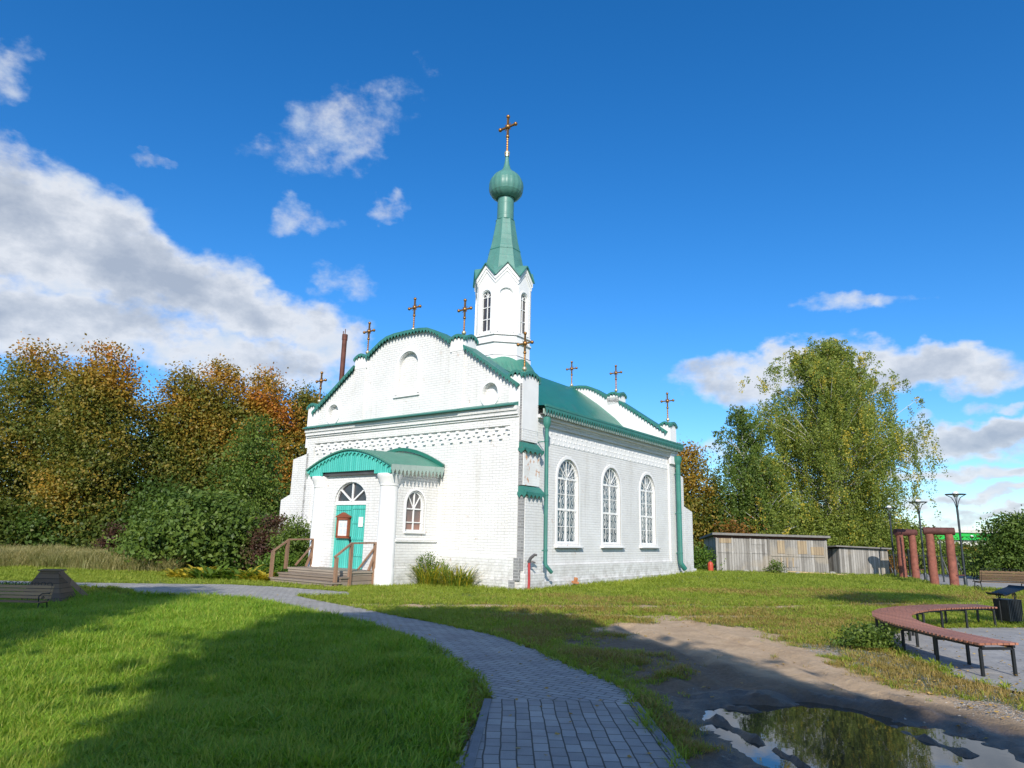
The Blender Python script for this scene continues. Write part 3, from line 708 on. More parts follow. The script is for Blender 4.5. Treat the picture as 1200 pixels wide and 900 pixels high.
# ---- entrance block under the canopy
PU0, PU1, PV = 3.45, 7.25, -2.15
mb = MB()
door_hole = arch(5.38, 1.60, 0.45, 2.62, 16, 0.66)
wall_sheet(mb, [(PU0, -.2), (PU1, -.2), (PU1, 3.75), (PU0, 3.75)], [door_hole], lambda a, b, d: Uf(a, PV + d, b), 0.28)
pw = arch(-1.02, 0.80, 1.70, 2.56, 14, 0.44)
wall_sheet(mb, [(PV, -.2), (0.08, -.2), (0.08, 3.9), (PV, 3.9)], [pw], lambda a, b, d: Uf(PU0 + d, a, b), 0.12)
mb.add([Uf(PU1, PV, -.2), Uf(PU1, 0.08, -.2), Uf(PU1, .08, 3.9), Uf(PU1, PV, 3.9)], [(0, 1, 2, 3)])
mb.build('entrance_wall', 'whitewashed_brick', CH)
mb = MB()
mb.box(-PU0 - .01, -PU0 + .06, PV + .3, 0.08, 1.36, 1.43); mb.box(-PU0 - .01, -PU0 + .05, PV, 0.08, -.3, .55); mb.box(-4.05, -PU0 + .05, PV - .05, PV + .01, -.3, .55)
mb.build('entrance_plinth', 'whitewashed_brick', CH)
for uu, s in ((3.66, 1), (7.02, -1)):
    mb = MB(); c = (-uu, PV + 0.12, 0)
    mb.lathe([(0.32, -.2), (0.32, .5), (0.295, .55), (0.285, 3.1), (0.31, 3.12), (0.31, 3.2), (0.35, 3.26), (0.355, 3.32), (0.40, 3.38), (0.41, 3.47), (0.39, 3.50), (0.0, 3.5)], c, 28)
    mb.build('column', 'white_plaster', CH, smooth=True)
# door leaves, fanlight
dv = PV + 0.10
dr = MB().box(-6.17, -5.39, dv, dv + .05, 0.46, 2.52); dr.box(-6.15, -5.41, dv - .02, dv, 2.34, 2.46)
d1 = dr.build('door', 'turquoise_boards', CH)
dr = MB().box(-5.37, -4.60, dv, dv + .05, 0.46, 2.52)
for zz in (0.85, 1.38, 1.9, 2.38): dr.box(-5.30, -4.66, dv - .022, dv, zz, zz + .09)
d2 = dr.build('door', 'turquoise_boards', CH)
hb = MB(); hb.box(-5.34, -5.29, dv - .05, dv - .0, 1.30, 1.48); hb.build('lock', 'black_metal', d2); hb = MB(); hb.tube([(-5.32, dv - .08, 1.33), (-5.32, dv - .10, 1.40), (-5.22, dv - .10, 1.41)], 0.015, 6); hb.build('handle', 'black_metal', d2)
MB().box(-6.2, -4.56, dv - .03, dv + .08, 2.52, 2.62).build('transom', 'white_paint', CH)
fl = MB(); n = 16
for t in (0, 40, 66, 90, 114, 140, 180):
    if t in (66, 114): continue
    r = math.radians(t); fl.beam((-5.38, dv, 2.62), (-5.38 + .78 * math.cos(r), dv, 2.62 + .64 * math.sin(r)), 0.05)
A = [(5.38 + .80 * math.cos(math.pi * i / n), 2.62 + .66 * math.sin(math.pi * i / n)) for i in range(n + 1)]
for (a, b), (c, d) in zip(A, A[1:]): fl.beam(Uf(a, dv, b), Uf(c, dv, d), 0.06)
fw = fl.build('fanlight', 'white_paint', CH)
MB().add([Uf(a, dv + .03, b) for a, b in A], [tuple(range(n + 1))]).build('pane', 'dark_glass', fw)
# small arched window on the right flank of the entrance block
x = -PU0 - 0.085; v0 = -1.02
fr = MB(); A = arch(v0, 0.80, 1.70, 2.56, 14, 0.44); B = arch(v0, 0.70, 1.75, 2.56, 14, 0.39); n = len(A)
fr.add([(x + .03, a, b) for a, b in A] + [(x + .03, a, b) for a, b in B] + [(x - .02, a, b) for a, b in B], [(i, (i + 1) % n, n + (i + 1) % n, n + i) for i in range(n)] + [(n + i, n + (i + 1) % n, 2 * n + (i + 1) % n, 2 * n + i) for i in range(n)])
fr.box(x, x + .04, v0 - .02, v0 + .02, 1.7, 2.98); fr.box(x, x + .042, v0 - .4, v0 + .4, 2.40, 2.44); fr.box(x, x + .042, v0 - .4, v0 + .4, 1.97, 2.0)
for t in (52, 128): r = math.radians(t); fr.beam((x + .02, v0, 2.42), (x + .02, v0 + .42 * math.cos(r), 2.44 + .48 * math.sin(r)), 0.03)
ew = fr.build('window', 'white_paint', CH)
MB().add([(x, a, b) for a, b in arch(v0, .79, 1.7, 2.56, 14, .43)], [tuple(range(n))]).build('pane', 'curtained_glass', ew)
MB().box(x, -PU0 + .07, v0 - .47, v0 + .47, 1.63, 1.70).build('sill', 'white_plaster', ew)
fr = MB(); A2 = arch(v0, .86, 1.7, 2.56, 14, .47); B2 = arch(v0, .98, 1.7, 2.56, 14, .53); A2 = A2[1:] + A2[:1]; B2 = B2[1:] + B2[:1]; m = len(A2)
fr.add([(-PU0 + .035, a, b) for a, b in A2] + [(-PU0 + .035, a, b) for a, b in B2] + [(-PU0 - .0, a, b) for a, b in B2], [(i, i + 1, m + i + 1, m + i) for i in range(m - 1)] + [(m + i, m + i + 1, 2 * m + i + 1, 2 * m + i) for i in range(m - 1)])
fr.build('surround', 'white_plaster', ew)
# canopy: shallow barrel roof, boarded pediment, fringes
def cz(u, top=4.37, low=3.74, hw=2.16):
    q = abs(u - 5.32) / hw; return low + (top - low) * (1 - q ** 1.75)
us = [5.32 + 2.16 * (-1 + 2 * i / 24) for i in range(25)]
mb = MB(); V0, V1 = PV - .32, 0.0; n = 25
mb.add([Uf(u, V0, cz(u)) for u in us] + [Uf(u, V1, cz(u) + .12) for u in us] + [Uf(u, V0, cz(u) - .05) for u in us] + [Uf(u, V1, cz(u) + .06) for u in us],
       [(i, i + 1, n + i + 1, n + i) for i in range(n - 1)] + [(2 * n + i, 3 * n + i, 3 * n + i + 1, 2 * n + i + 1) for i in range(n - 1)] + [(i, 2 * n + i, 2 * n + i + 1, i + 1) for i in range(n - 1)] + [(0, n, 3 * n, 2 * n), (n - 1, 3 * n - 1, 4 * n - 1, 2 * n - 1)])
can = mb.build('canopy', 'canopy_green_metal', CH)
mb = MB(); path = [Uf(u, -0.04, cz(u) + .17 + .07 * math.cos((u - 5.32) * .7)) for u in us]
for a, b in zip(path, path[1:]): mb.beam(a, b, 0.09, 0.12)
mb.build('wall_flashing', 'green_roof_metal', can)
mb = MB(); poly = [(u, cz(u) - .05) for u in us] + [(7.40, 3.50), (6.72, 3.50), (6.72, 3.62), (4.07, 3.62), (4.07, 3.50), (3.30, 3.50)]
mb.extrude(poly, lambda a, b: Uf(a, V0 + .12, b), lambda a, b: Uf(a, V0 + .17, b)); mb.build('pediment', 'turquoise_boards', can)
mb = MB(); fringe(mb, [Uf(u, V0 + .09, cz(u) - .04) for u in us], (0, -1, 0), 0.17, 0.2); mb.build('fringe', 'turquoise_boards', can)
mb = MB(); fringe(mb, [Uf(5.32 - 2.15, V0, 3.76), Uf(5.32 - 2.15, V1 - .02, 3.88)], (1, 0, 0), 0.36, 0.18)
mb.build('side_fringe', 'faded_trim', can); mb = MB(); fringe(mb, [Uf(5.32 + 2.15, V0, 3.76), Uf(5.32 + 2.15, V1 - .02, 3.88)], (-1, 0, 0), 0.36, 0.18); mb.build('side_fringe', 'faded_trim', can)
MB().box(-6.75, -4.05, PV - .12, PV - .02, 3.50, 3.60).build('lintel', 'grey_metal', can)
MB().box(-7.4, -3.3, PV - .10, 0.0, 3.64, 3.70).build('soffit', 'white_paint', can)

# ---- octagonal turret, spire and onion dome
TX, TY = -5.35, 5.85
def octp(a, z, rot=0.0):   # corners of an octagon with apothem a, faces on the axes
    R = a / math.cos(math.pi / 8); return [(TX + R * math.cos(math.pi / 8 + i * math.pi / 4 + rot), TY + R * math.sin(math.pi / 8 + i * math.pi / 4 + rot), z) for i in range(8)]
tb = MB()
AP0 = 1.19
rings = [(AP0 + .05, 8.6), (AP0 + .05, 9.22), (AP0, 9.24), (AP0, 9.78), (AP0 + .06, 9.80), (AP0 + .06, 9.86), (AP0, 9.88), (AP0 - .02, 10.12), (AP0 + .04, 10.14), (AP0 + .04, 10.20)]
k0 = [octp(a, z) for a, z in rings]
for p, q in zip(k0, k0[1:]): tb.add(p + q, [(i, (i + 1) % 8, 8 + (i + 1) % 8, 8 + i) for i in range(8)])
tower = tb.build('turret', 'white_plaster', CH)
dk = MB()
for a, z in ((AP0 + .052, 9.79), (AP0 + .025, 10.13), (AP0 + .055, 9.215)):
    p, q = octp(a, z - .015), octp(a, z + .012); dk.add(p + q, [(i, (i + 1) % 8, 8 + (i + 1) % 8, 8 + i) for i in range(8)])
dk.build('string_course', 'grey_metal', tower)
fw_ = AP0 * math.tan(math.pi / 8)
for i in range(8):
    ang = i * math.pi / 4; nx, ny = math.cos(ang), math.sin(ang); tx, ty = -ny, nx
    def T(a, b, d, AP=AP0): return (TX + nx * (AP - d) + tx * a, TY + ny * (AP - d) + ty * a, b)
    cardinal = (i % 2 == 0)
    fm = MB()
    hole = arch(0, 0.50, 10.34, 11.95, 12) if cardinal else arch(0, 0.60, 10.26, 11.98, 12)
    wall_sheet(fm, [(-fw_, 10.2), (fw_, 10.2), (fw_, 12.62), (0, 13.25), (-fw_, 12.62)], [hole], T, 0.16 if cardinal else 0.07)
    if not cardinal: fm.add([T(a, b, 0.07) for a, b in hole], [tuple(range(len(hole)))])
    O1 = arch(0, .66 if not cardinal else .54, 10.26, 11.97, 12); O2 = arch(0, .76 if not cardinal else .64, 10.26, 11.97, 12); O1 = O1[1:] + O1[:1]; O2 = O2[1:] + O2[:1]; nn = len(O1)
    fm.add([T(a, b, .0) for a, b in O1] + [T(a, b, -.035) for a, b in O1] + [T(a, b, -.035) for a, b in O2] + [T(a, b, .0) for a, b in O2], [(q * nn + i, q * nn + i + 1, (q + 1) * nn + i + 1, (q + 1) * nn + i) for q in range(3) for i in range(nn - 1)])
    # flared pointed gable band above
    w1 = fw_
    for lo_, hi_, d0 in ((-.0, 0.16, -.045), (0.16, 0.34, -.09)):
        wA = (AP0 - d0) * math.tan(math.pi / 8)
        P = [(-wA, 12.47 + lo_), (0, 13.08 + lo_), (wA, 12.47 + lo_), (wA, 12.47 + hi_), (0, 13.08 + hi_), (-wA, 12.47 + hi_)]
        fm.add([T(a, b, d0) for a, b in P] + [T(a, b, d0 + .06) for a, b in P], [(0, 1, 4, 5), (1, 2, 3, 4), (0, 6, 7, 1), (1, 7, 8, 2)])
    for s in (-1, 1): fm.add([T(s * fw_, 10.2, -.0), T(s * (fw_ - .07), 10.2, -.03), T(s * (fw_ - .07), 12.5, -.03), T(s * fw_, 12.5, -.0)], [(0, 1, 2, 3)])
    fm.build('turret_face', 'white_plaster', tower)
    ed = MB()
    wE = (AP0 + .12) * math.tan(math.pi / 8)
    for s in (-1, 1): ed.beam(T(s * wE, 12.83, -.12), T(0, 13.47, -.12), 0.10, 0.04)
    ed.build('gable_edging', 'trim_green_metal', tower)
    if cardinal:
        wm = MB(); wm.add([T(a, b, .12) for a, b in arch(0, .49, 10.34, 11.95, 12)], [tuple(range(15 if False else len(hole)))])
        wmf = MB()
        for a in (0.0,): wmf.beam(T(a, 10.34, .10), T(a, 12.18, .10), 0.035)
        wmf.beam(T(-.27, 10.34, .10), T(-.27, 11.92, .10), 0.05); wmf.beam(T(.27, 10.34, .10), T(.27, 11.92, .10), 0.05)
        for zz in (10.36, 10.9, 11.45, 11.92): wmf.beam(T(-.27, zz, .10), T(.27, zz, .10), 0.035, 0.03)
        for q in range(8):
            t0, t1 = math.pi * q / 8, math.pi * (q + 1) / 8; wmf.beam(T(.27 * math.cos(t0), 11.92 + .27 * math.sin(t0), .10), T(.27 * math.cos(t1), 11.92 + .27 * math.sin(t1), .10), 0.04)
        for t in (50, 130): r = math.radians(t); wmf.beam(T(0, 11.92, .10), T(.26 * math.cos(r), 11.92 + .26 * math.sin(r), .10), 0.022)
        ff = wmf.build('turret_window', 'white_paint', tower)
        wm.build('turret_pane', 'dark_glass', tower)
sp = MB()
pk = []
C0 = octp(1.02, 12.84)
up = [octp(a, z) for a, z in ((0.93, 13.25), (0.83, 13.75), (0.70, 14.4), (0.59, 14.9), (0.49, 15.5), (0.42, 16.0))]
rs = [C0] + up
for p, q in zip(rs, rs[1:]): sp.add(p + q, [(i, (i + 1) % 8, 8 + (i + 1) % 8, 8 + i) for i in range(8)])
for i in range(8):        # little gable roofs running back into the spire
    ang = i * math.pi / 4; nx, ny = math.cos(ang), math.sin(ang); tx, ty = -ny, nx
    w = (AP0 + .14) * math.tan(math.pi / 8)
    e_ = AP0 + .14; pk = (TX + nx * e_, TY + ny * e_, 13.50); s_ = (TX + nx * 0.8, TY + ny * 0.8, 13.62)
    c1 = (TX + nx * e_ + tx * w, TY + ny * e_ + ty * w, 12.86); c2 = (TX + nx * e_ - tx * w, TY + ny * e_ - ty * w, 12.86)
    a2 = ang + math.pi / 4; s2 = (TX + math.cos(a2) * 0.8, TY + math.sin(a2) * 0.8, 13.62)
    sp.add([c1, pk, s_, c2, s2], [(0, 1, 2), (1, 3, 2), (0, 2, 4)])
spire = sp.build('spire', 'pale_green_metal', CH)
MB().lathe([(0.39, 15.96), (0.385, 17.3)], (TX, TY, 0), 28).build('spire_neck', 'pale_green_metal', spire, smooth=True)
MB().lathe([(0.43, 15.97), (0.45, 16.0), (0.41, 16.03)], (TX, TY, 0), 28).build('spire_ring', 'trim_green_metal', spire)
rr = octp(0.713, 14.40); r2 = octp(0.708, 14.44); MB().add(rr + r2, [(i, (i + 1) % 8, 8 + (i + 1) % 8, 8 + i) for i in range(8)]).build('spire_seam', 'trim_green_metal', spire)
dome = MB().lathe([(0.36, 17.16), (0.47, 17.14), (0.62, 17.22), (0.75, 17.38), (0.815, 17.58), (0.825, 17.78), (0.79, 17.98), (0.70, 18.18), (0.56, 18.36), (0.39, 18.49), (0.26, 18.60), (0.18, 18.74), (0.135, 18.92), (0.10, 19.12), (0.075, 19.36), (0.0, 19.38)], (TX, TY, 0), 72, lobes=18, lobe=0.03)
dm = dome.build('onion_dome', 'pale_green_metal', CH, smooth=True)
MB().lathe([(0.09, 19.36), (0.11, 19.38), (0.11, 19.46), (0.08, 19.5), (0.0, 19.5)], (TX, TY, 0), 16).build('dome_collar', 'pale_gold', dm)
cross(TX, TY, 19.45, 2.15)
# skirt where the turret meets the ridge
mb = MB(); pz = ROOFPROF[:9]
def roofz(x): return float(np.interp(5.35 - abs(-x - 5.35), [a for a, b in pz], [b for a, b in pz]))
sk = []
for R0, dz in ((1.22, 9.18), (1.42, 8.9), (1.8, 0)):
    for i in range(48):
        t = 2 * math.pi * i / 48; px_, py_ = TX + R0 * math.cos(t), TY + R0 * math.sin(t); sk.append((px_, py_, max(dz, roofz(px_) + .03)))
mb.add(sk, [(k * 48 + i, k * 48 + (i + 1) % 48, (k + 1) * 48 + (i + 1) % 48, (k + 1) * 48 + i) for k in range(2) for i in range(48)]); mb.build('turret_skirt', 'canopy_green_metal', CH)

# ---- downpipes, chimney
def downpipe(v, xo, top, z_end, name='downpipe', r=0.075):
    mb = MB()
    mb.tube([(xo, v, top), (xo, v, z_end + .22), (xo + .04, v, z_end + .14), (xo + .10, v + .22, z_end - .06)], r, 12)
    mb.lathe([(r, top - .16), (r + .06, top - .02), (r + .07, top + .05), (r + .07, top + .2), (r, top + .24)], (xo, v, 0), 14)
    d = mb.build(name, 'trim_green_metal', CH, smooth=True)
    for zz in (z_end + .6, (z_end + top) / 2, top - .6):
        b = MB(); b.lathe([(r + .012, zz), (r + .012, zz + .05)], (xo, v, 0), 12); b.box(-.06, xo, v - .015, v + .015, zz, zz + .03)
        b.build('bracket', 'trim_green_metal', d)
downpipe(1.08, 0.36, 5.28, 0.58, r=0.062); downpipe(12.05, 0.20, 5.15, 0.45, r=0.11)
mb = MB(); mb.tube([Uf(11.15, 1.72, 3.0), Uf(11.15, 1.72, 10.35)], 0.11, 14); mb.lathe([(0.125, 10.1), (0.125, 10.36)], Uf(11.15, 1.72, 0), 14); mb.tube([Uf(11.15, 1.72, 10.3), Uf(11.15, 1.72, 10.62)], 0.02, 5); mb.tube([Uf(11.28, 1.72, 10.3), Uf(11.28, 1.72, 10.55)], 0.02, 5)
mb.build('stove_pipe', 'rust_brown', CH, smooth=True)

# ================================================================ THINGS AT THE CHURCH
def chworld(u, v, z):
    a = math.radians(53.06 - 90); X, Y = -u, v
    return (0.258 + X * math.cos(a) - Y * math.sin(a), 21.838 + X * math.sin(a) + Y * math.cos(a), z)
CROT = math.radians(53.06 - 90)
# wooden steps with handrails (local frame = church frame)
ST = empty('wooden_steps', CH.location, CROT); tag(ST, 'weathered wooden entrance steps with brown handrails below the turquoise door', 'steps')
mb = MB(); mb.box(-6.95, -3.82, -3.28, PV - .02, 0.40, 0.455); mb.build('platform', 'step_wood', ST)
MB().box(-6.9, -3.86, -3.25, PV - .05, 0.05, 0.40).build('platform_side', 'step_wood', ST)
for i, z in enumerate((0.30, 0.155)):
    yy = -3.28 - .33 * (i + 1)
    o = MB().box(-6.95 - .04 * i, -3.80 + .02 * i, yy, yy + .34, z - .045, z).box(-6.92, -3.84, yy + .03, yy + .30, -.1, z - .045).build('tread', 'step_wood', ST)
posts = [(-6.95, -3.85, 0.1, .95), (-6.95, -3.32, 0.4, 1.32), (-6.95, -2.30, 0.4, 1.34), (-3.84, -3.80, -.05, .88), (-3.84, -3.26, -.05, 1.28), (-3.84, -2.30, 0.0, 1.28)]
for x, y, z0, z1 in posts: MB().box(x - .045, x + .045, y - .045, y + .045, z0, z1).build('post', 'rail_wood', ST)
for x, za, zb in ((-6.95, .95, 1.34), (-3.84, .88, 1.29)):
    MB().beam((x, -3.88, za), (x, -3.26, zb), 0.07, 0.05).build('handrail', 'rail_wood', ST)
    MB().beam((x, -3.28, zb), (x, -2.22, zb + .02), 0.07, 0.05).build('handrail', 'rail_wood', ST)
    MB().beam((x, -2.36, 1.12), (x - .0, -2.95, .50), 0.05, 0.05).build('brace', 'rail_wood', ST)
    MB().beam((x, -2.24, 1.1), (x + .0, -2.52, .46), 0.07, 0.06).build('brace', 'rail_wood', ST)
# notice case and sheet on the door
NB = empty('notice_case', CH.location, CROT); tag(NB, 'brown wooden notice case with pointed top on the left door leaf', 'notice case')
mb = MB(); y = dv - .10
mb.box(-6.00, -5.93, y, dv - .02, 1.45, 2.08); mb.box(-5.45, -5.38, y, dv - .02, 1.45, 2.08); mb.box(-6.0, -5.38, y, dv - .02, 1.42, 1.50); mb.box(-6.0, -5.38, y, dv - .02, 2.02, 2.10)
mb.extrude([(6.04, 2.10), (5.34, 2.10), (5.34, 2.14), (5.69, 2.27), (6.04, 2.14)], lambda a, b: Uf(a, y - .02, b), lambda a, b: Uf(a, dv - .02, b)); mb.build('frame', 'brown_frame', NB)
MB().box(-5.93, -5.45, y + .04, dv - .021, 1.50, 2.02).build('poster', 'paper', NB)
mb = MB()
for i in range(4): mb.box(-5.88 + .22 * (i % 2), -5.70 + .22 * (i % 2), y + .036, y + .039, 1.56 + .22 * (i // 2), 1.72 + .22 * (i // 2))
mb.build('notices', 'paper_print', NB)
o = MB().box(-4.97, -4.75, dv - .032, dv - .024, 1.80, 2.12).build('paper_notice', 'paper'); o.location = CH.location; o.rotation_euler = (0, 0, CROT); tag(o, 'small white sheet of paper on the right door leaf', 'notice')
# red standpipe at the corner
SPp = empty('standpipe', chworld(-0.42, 0.10, 0)); tag(SPp, 'thin red standpipe with grey spout head at the church corner', 'standpipe')
MB().tube([(0, 0, -.1), (0.01, 0, .35), (0.0, 0, .84)], 0.042, 10).build('pipe', 'red_paint', SPp, smooth=True)
mb = MB(); mb.tube([(-.02, 0, .84), (.05, -.02, .98), (.16, -.03, 1.08), (.24, -.03, 1.07)], [0.05, .05, .045, .035], 8); mb.tube([(0, 0, .86), (.12, 0, .87), (.2, 0, .84)], 0.028, 6); mb.build('spout', 'grey_metal', SPp, smooth=True)
o = MB().box(-.12, .12, -.06, .06, 0, .07).box(-.05, .05, -.05, .05, .07, .2).build('broken_brick', 'orange_brick', bevel=.01); o.location = chworld(-.35, 2.9, 0.12); o.rotation_euler = (.2, .1, .5); tag(o, 'small pile of orange brick rubble against the side wall foot', 'brick')

# ================================================================ GROUND
def vnoise(x, y, seed=0, octs=4, f=1.0, rough=0.5):
    tot = 0; amp = 1; nrm = 0
    for o in range(octs):
        r = np.random.default_rng(seed * 31 + o); g = r.random((257, 257))
        X = (x * f) % 256; Y = (y * f) % 256; i = np.floor(X).astype(int); j = np.floor(Y).astype(int); a = X - i; b = Y - j
        a = a * a * (3 - 2 * a); b = b * b * (3 - 2 * b)
        v = (g[i, j] * (1 - a) + g[i + 1, j] * a) * (1 - b) + (g[i, j + 1] * (1 - a) + g[i + 1, j + 1] * a) * b
        tot = tot + v * amp; nrm += amp; amp *= rough; f *= 2.03
    return tot / nrm
def sdist(x, y, poly):
    """signed distance to a polygon, negative inside"""
    x = np.asarray(x, float); y = np.asarray(y, float); d2 = np.full(x.shape, 1e18); ins = np.zeros(x.shape, bool); n = len(poly)
    for i in range(n):
        x0, y0 = poly[i]; x1, y1 = poly[(i + 1) % n]; ex, ey = x1 - x0, y1 - y0
        t = np.clip(((x - x0) * ex + (y - y0) * ey) / (ex * ex + ey * ey + 1e-12), 0, 1)
        d2 = np.minimum(d2, (x - x0 - t * ex) ** 2 + (y - y0 - t * ey) ** 2)
        if y1 != y0: ins ^= ((y0 > y) != (y1 > y)) & (x < ex * (y - y0) / ey + x0)
    d = np.sqrt(d2); return np.where(ins, -d, d)
def sstep(a, b, x): t = np.clip((x - a) / (b - a), 0, 1); return t * t * (3 - 2 * t)

PATH_NEAR = [(-0.42, -3.0), (1.26, -3.0), (1.27, 5.4), (1.25, 7.35), (-0.12, 7.35), (-0.34, 5.3)]
PATH_FAR = [(-0.10, 7.35), (1.25, 7.35), (1.36, 7.75), (1.09, 8.62), (0.6, 10.0), (0.0, 11.6), (-1.1, 13.1), (-2.2, 14.35), (-3.1, 15.5), (-4.6, 17.2), (-5.3, 18.2), (-4.0, 18.75), (-4.3, 19.6), (-6.8, 20.9), (-8.4, 21.3), (-9.6, 21.0), (-12.3, 20.6), (-16, 20.6),
            (-16, 19.5), (-12.4, 19.3), (-10.6, 19.2), (-8.9, 17.6), (-8.2, 17.7), (-6.3, 17.05), (-5.28, 16.08), (-4.34, 15.0), (-2.8, 13.3), (-1.5, 11.4), (-1.0, 10.4), (-0.4, 8.7)]
PLAZA = [(5.6, 9.3), (5.85, 9.75), (5.95, 10.6), (6.15, 11.6), (6.45, 12.4), (6.85, 13.2), (7.6, 13.9), (8.4, 14.35), (9.3, 14.7), (12, 15.2), (24, 15.0), (24, 3), (7.2, 6.2), (6.3, 7.6), (5.8, 8.6)]
PUDDLE = [(2.02, 7.35), (2.7, 7.66), (3.3, 7.8), (3.65, 7.5), (3.8, 7.05), (3.95, 6.8), (4.05, 6.3), (4.1, 5.7), (4.3, 4.9), (3.6, 4.3), (2.6, 4.5), (2.1, 5.3), (1.95, 6.2), (1.85, 6.8)]
DIRT = [(1.7, 13.0), (2.5, 14.4), (3.8, 15.2), (4.6, 13.8), (4.7, 12.0), (4.5, 10.2), (4.9, 8.9), (5.0, 7.6), (5.2, 6.0), (5.2, 3.0), (1.55, 3.0), (1.6, 5.4), (1.75, 6.6), (1.9, 7.8), (2.0, 9.0), (1.7, 10.7), (1.5, 12.0)]
GRAVEL = [(4.7, 12.0), (5.5, 12.1), (5.9, 10.5), (5.7, 9.3), (5.9, 8.4), (5.6, 6.0), (4.9, 7.4), (4.8, 9.4)]
FPATH = [(19.0, 31.5), (22.0, 39.5), (24.5, 42.0), (40, 40), (40, 27.5), (23.0, 28.2), (20.3, 28.4), (18.2, 29.9)]
BLOCK = [chworld(*p, 0)[:2] for p in ((0, 0), (0, 12.3), (10.8, 12.3), (10.8, 0))] if False else [chworld(-0.1, 0, 0)[:2], chworld(-.1, 13, 0)[:2], chworld(10.8, 13, 0)[:2], chworld(10.8, 0, 0)[:2]]

def masks(x, y):
    n1 = vnoise(x, y, 3, 5, 0.9); n2 = vnoise(x + 50, y + 20, 5, 4, 3.1); n3 = vnoise(x + 9, y + 77, 8, 3, 0.25)
    dd = sdist(x, y, DIRT); dirt = 1 - sstep(-0.5, 0.7, dd + (n1 - 0.5) * 2.6 + (n2 - .5) * 1.3)
    # thin worn track running off to the right
    tr = np.abs(y - (16.9 + 0.115 * (x + 1) + 0.012 * (x + 1) ** 2) - (n3 - .5) * 1.2)
    track = (1 - sstep(0.1, 0.42, tr + (n2 - .5) * .6)) * sstep(-5.5, -3, x) * (1 - sstep(13, 19, x)) * (y < 24)
    track2 = (1 - sstep(.1, .5, np.abs(y - (15.2 + 0.1 * x)) + (n2 - .5) * .7)) * sstep(-1.5, 0, x) * (1 - sstep(5, 7, x))
    dirt = np.maximum(dirt, np.maximum(track * .75, track2 * .6))
    dp = sdist(x, y, PUDDLE); wet = 1 - sstep(0.05, 0.85, dp + (n1 - .5) * 1.1)
    mud = 1 - sstep(-.3, .6, sdist(x, y, [(0.9, 12.6), (1.9, 12.7), (3.0, 9.8), (3.6, 8.5), (4.5, 7.3), (5, 5), (5, 2), (1.3, 2), (1.4, 7.6), (1.3, 9.2)]) + (n1 - .5) * 1.4)
    n4 = vnoise(x + 31, y + 7, 14, 4, 7.0)
    grav = 1 - sstep(-.25, .35, sdist(x, y, GRAVEL) + (n2 - .5) * .8)
    grav = np.maximum(grav, (1 - sstep(0.0, .22, sdist(x, y, [(-.9, 7.4), (-.15, 7.3), (-.38, 5.2), (-.45, 3), (-1.0, 3), (-.9, 5.5)]) + (n2 - .5) * .3)) * 0.9)
    dry = np.maximum(sstep(0.3, 0.68, n1) * (1 - sstep(2.4, 5.8, dd)) * sstep(-1, .6, x), .85 * sstep(.5, .66, n3) * (y > 13) * (y < 26) * (x > -2))
    lush = (1 - sstep(-0.5, 0.3, x - np.interp(y, [0, 5, 7, 8.5, 11, 13, 15, 17, 20], [-.5, -.6, -.5, -.6, -1.4, -2.8, -4.4, -6, -9.5]))) * (1 - sstep(17.3, 18.5, y))
    return dict(dirt=dirt, wet=wet, mud=mud, grav=grav, dry=dry, lush=lush, dp=dp + (n2 - .5) * .22 + (n4 - .5) * .16, n1=n1, n2=n2, n4=n4)
def height(x, y, M=None):
    M = M or masks(x, y)
    h = (M['n1'] - 0.5) * 0.05
    h = h * (1 - M['grav'] * .7) + 0.05 * M['lush'] * (M['n1'])
    inp = 1 - sstep(-0.35, 0.42, M['dp']); h = h * (1 - inp * 0.6) - 0.115 * inp
    # mud ridges (tyre tracks) in and round the puddle
    for (ax, ay, bx, by, w, a) in ((2.02, 7.02, 2.30, 5.7, 0.07, 0.085), (2.32, 7.5, 2.75, 7.3, 0.09, 0.075), (3.62, 6.95, 3.80, 6.1, 0.11, 0.08), (2.0, 9.3, 2.7, 7.9, 0.16, 0.05), (1.7, 9.0, 2.2, 7.9, 0.14, 0.04), (3.0, 8.3, 4.2, 7.3, .12, .04)):
        ex, ey = bx - ax, by - ay; t = np.clip(((x - ax) * ex + (y - ay) * ey) / (ex * ex + ey * ey), 0, 1)
        d = np.hypot(x - ax - t * ex, y - ay - t * ey); h = h + a * np.exp(-(d / w) ** 2) * (0.55 + .9 * M['n2'])
    h = h + M['mud'] * ((M['n2'] - .5) * 0.04 + (M['n4'] - .5) * .035) + M['dirt'] * (M['n4'] - .5) * .018
    for (ax, ay, bx, by) in ((2.4, 13.8, 2.75, 8.0), (3.7, 14.4, 4.15, 7.6)):
        ex, ey = bx - ax, by - ay; t = np.clip(((x - ax) * ex + (y - ay) * ey) / (ex * ex + ey * ey), 0, 1); d = np.hypot(x - ax - t * ex - .12 * np.sin(y * 1.3), y - ay - t * ey)
        h = h - .035 * np.exp(-(d / .13) ** 2) + .022 * np.exp(-((d - .24) / .09) ** 2) * (.4 + 1.2 * M['n2'])
    h = h - 0.28 * np.exp(-((x + 10.2) ** 2 + (y - 15.8) ** 2) / 7.0) * 1.0
    flat = np.minimum.reduce([sdist(x, y, PATH_NEAR), sdist(x, y, PATH_FAR), sdist(x, y, PLAZA), sdist(x, y, FPATH)])
    k = sstep(0.0, 0.25, flat); h = h * k - 0.02 * (1 - k)
    b = sdist(x, y, BLOCK); h = h * sstep(0, .8, b) + 0.16 * np.exp(-((x - chworld(-.5, 13, 0)[0]) ** 2 + (y - chworld(-.5, 13, 0)[1]) ** 2) / 14) - .0
    return h
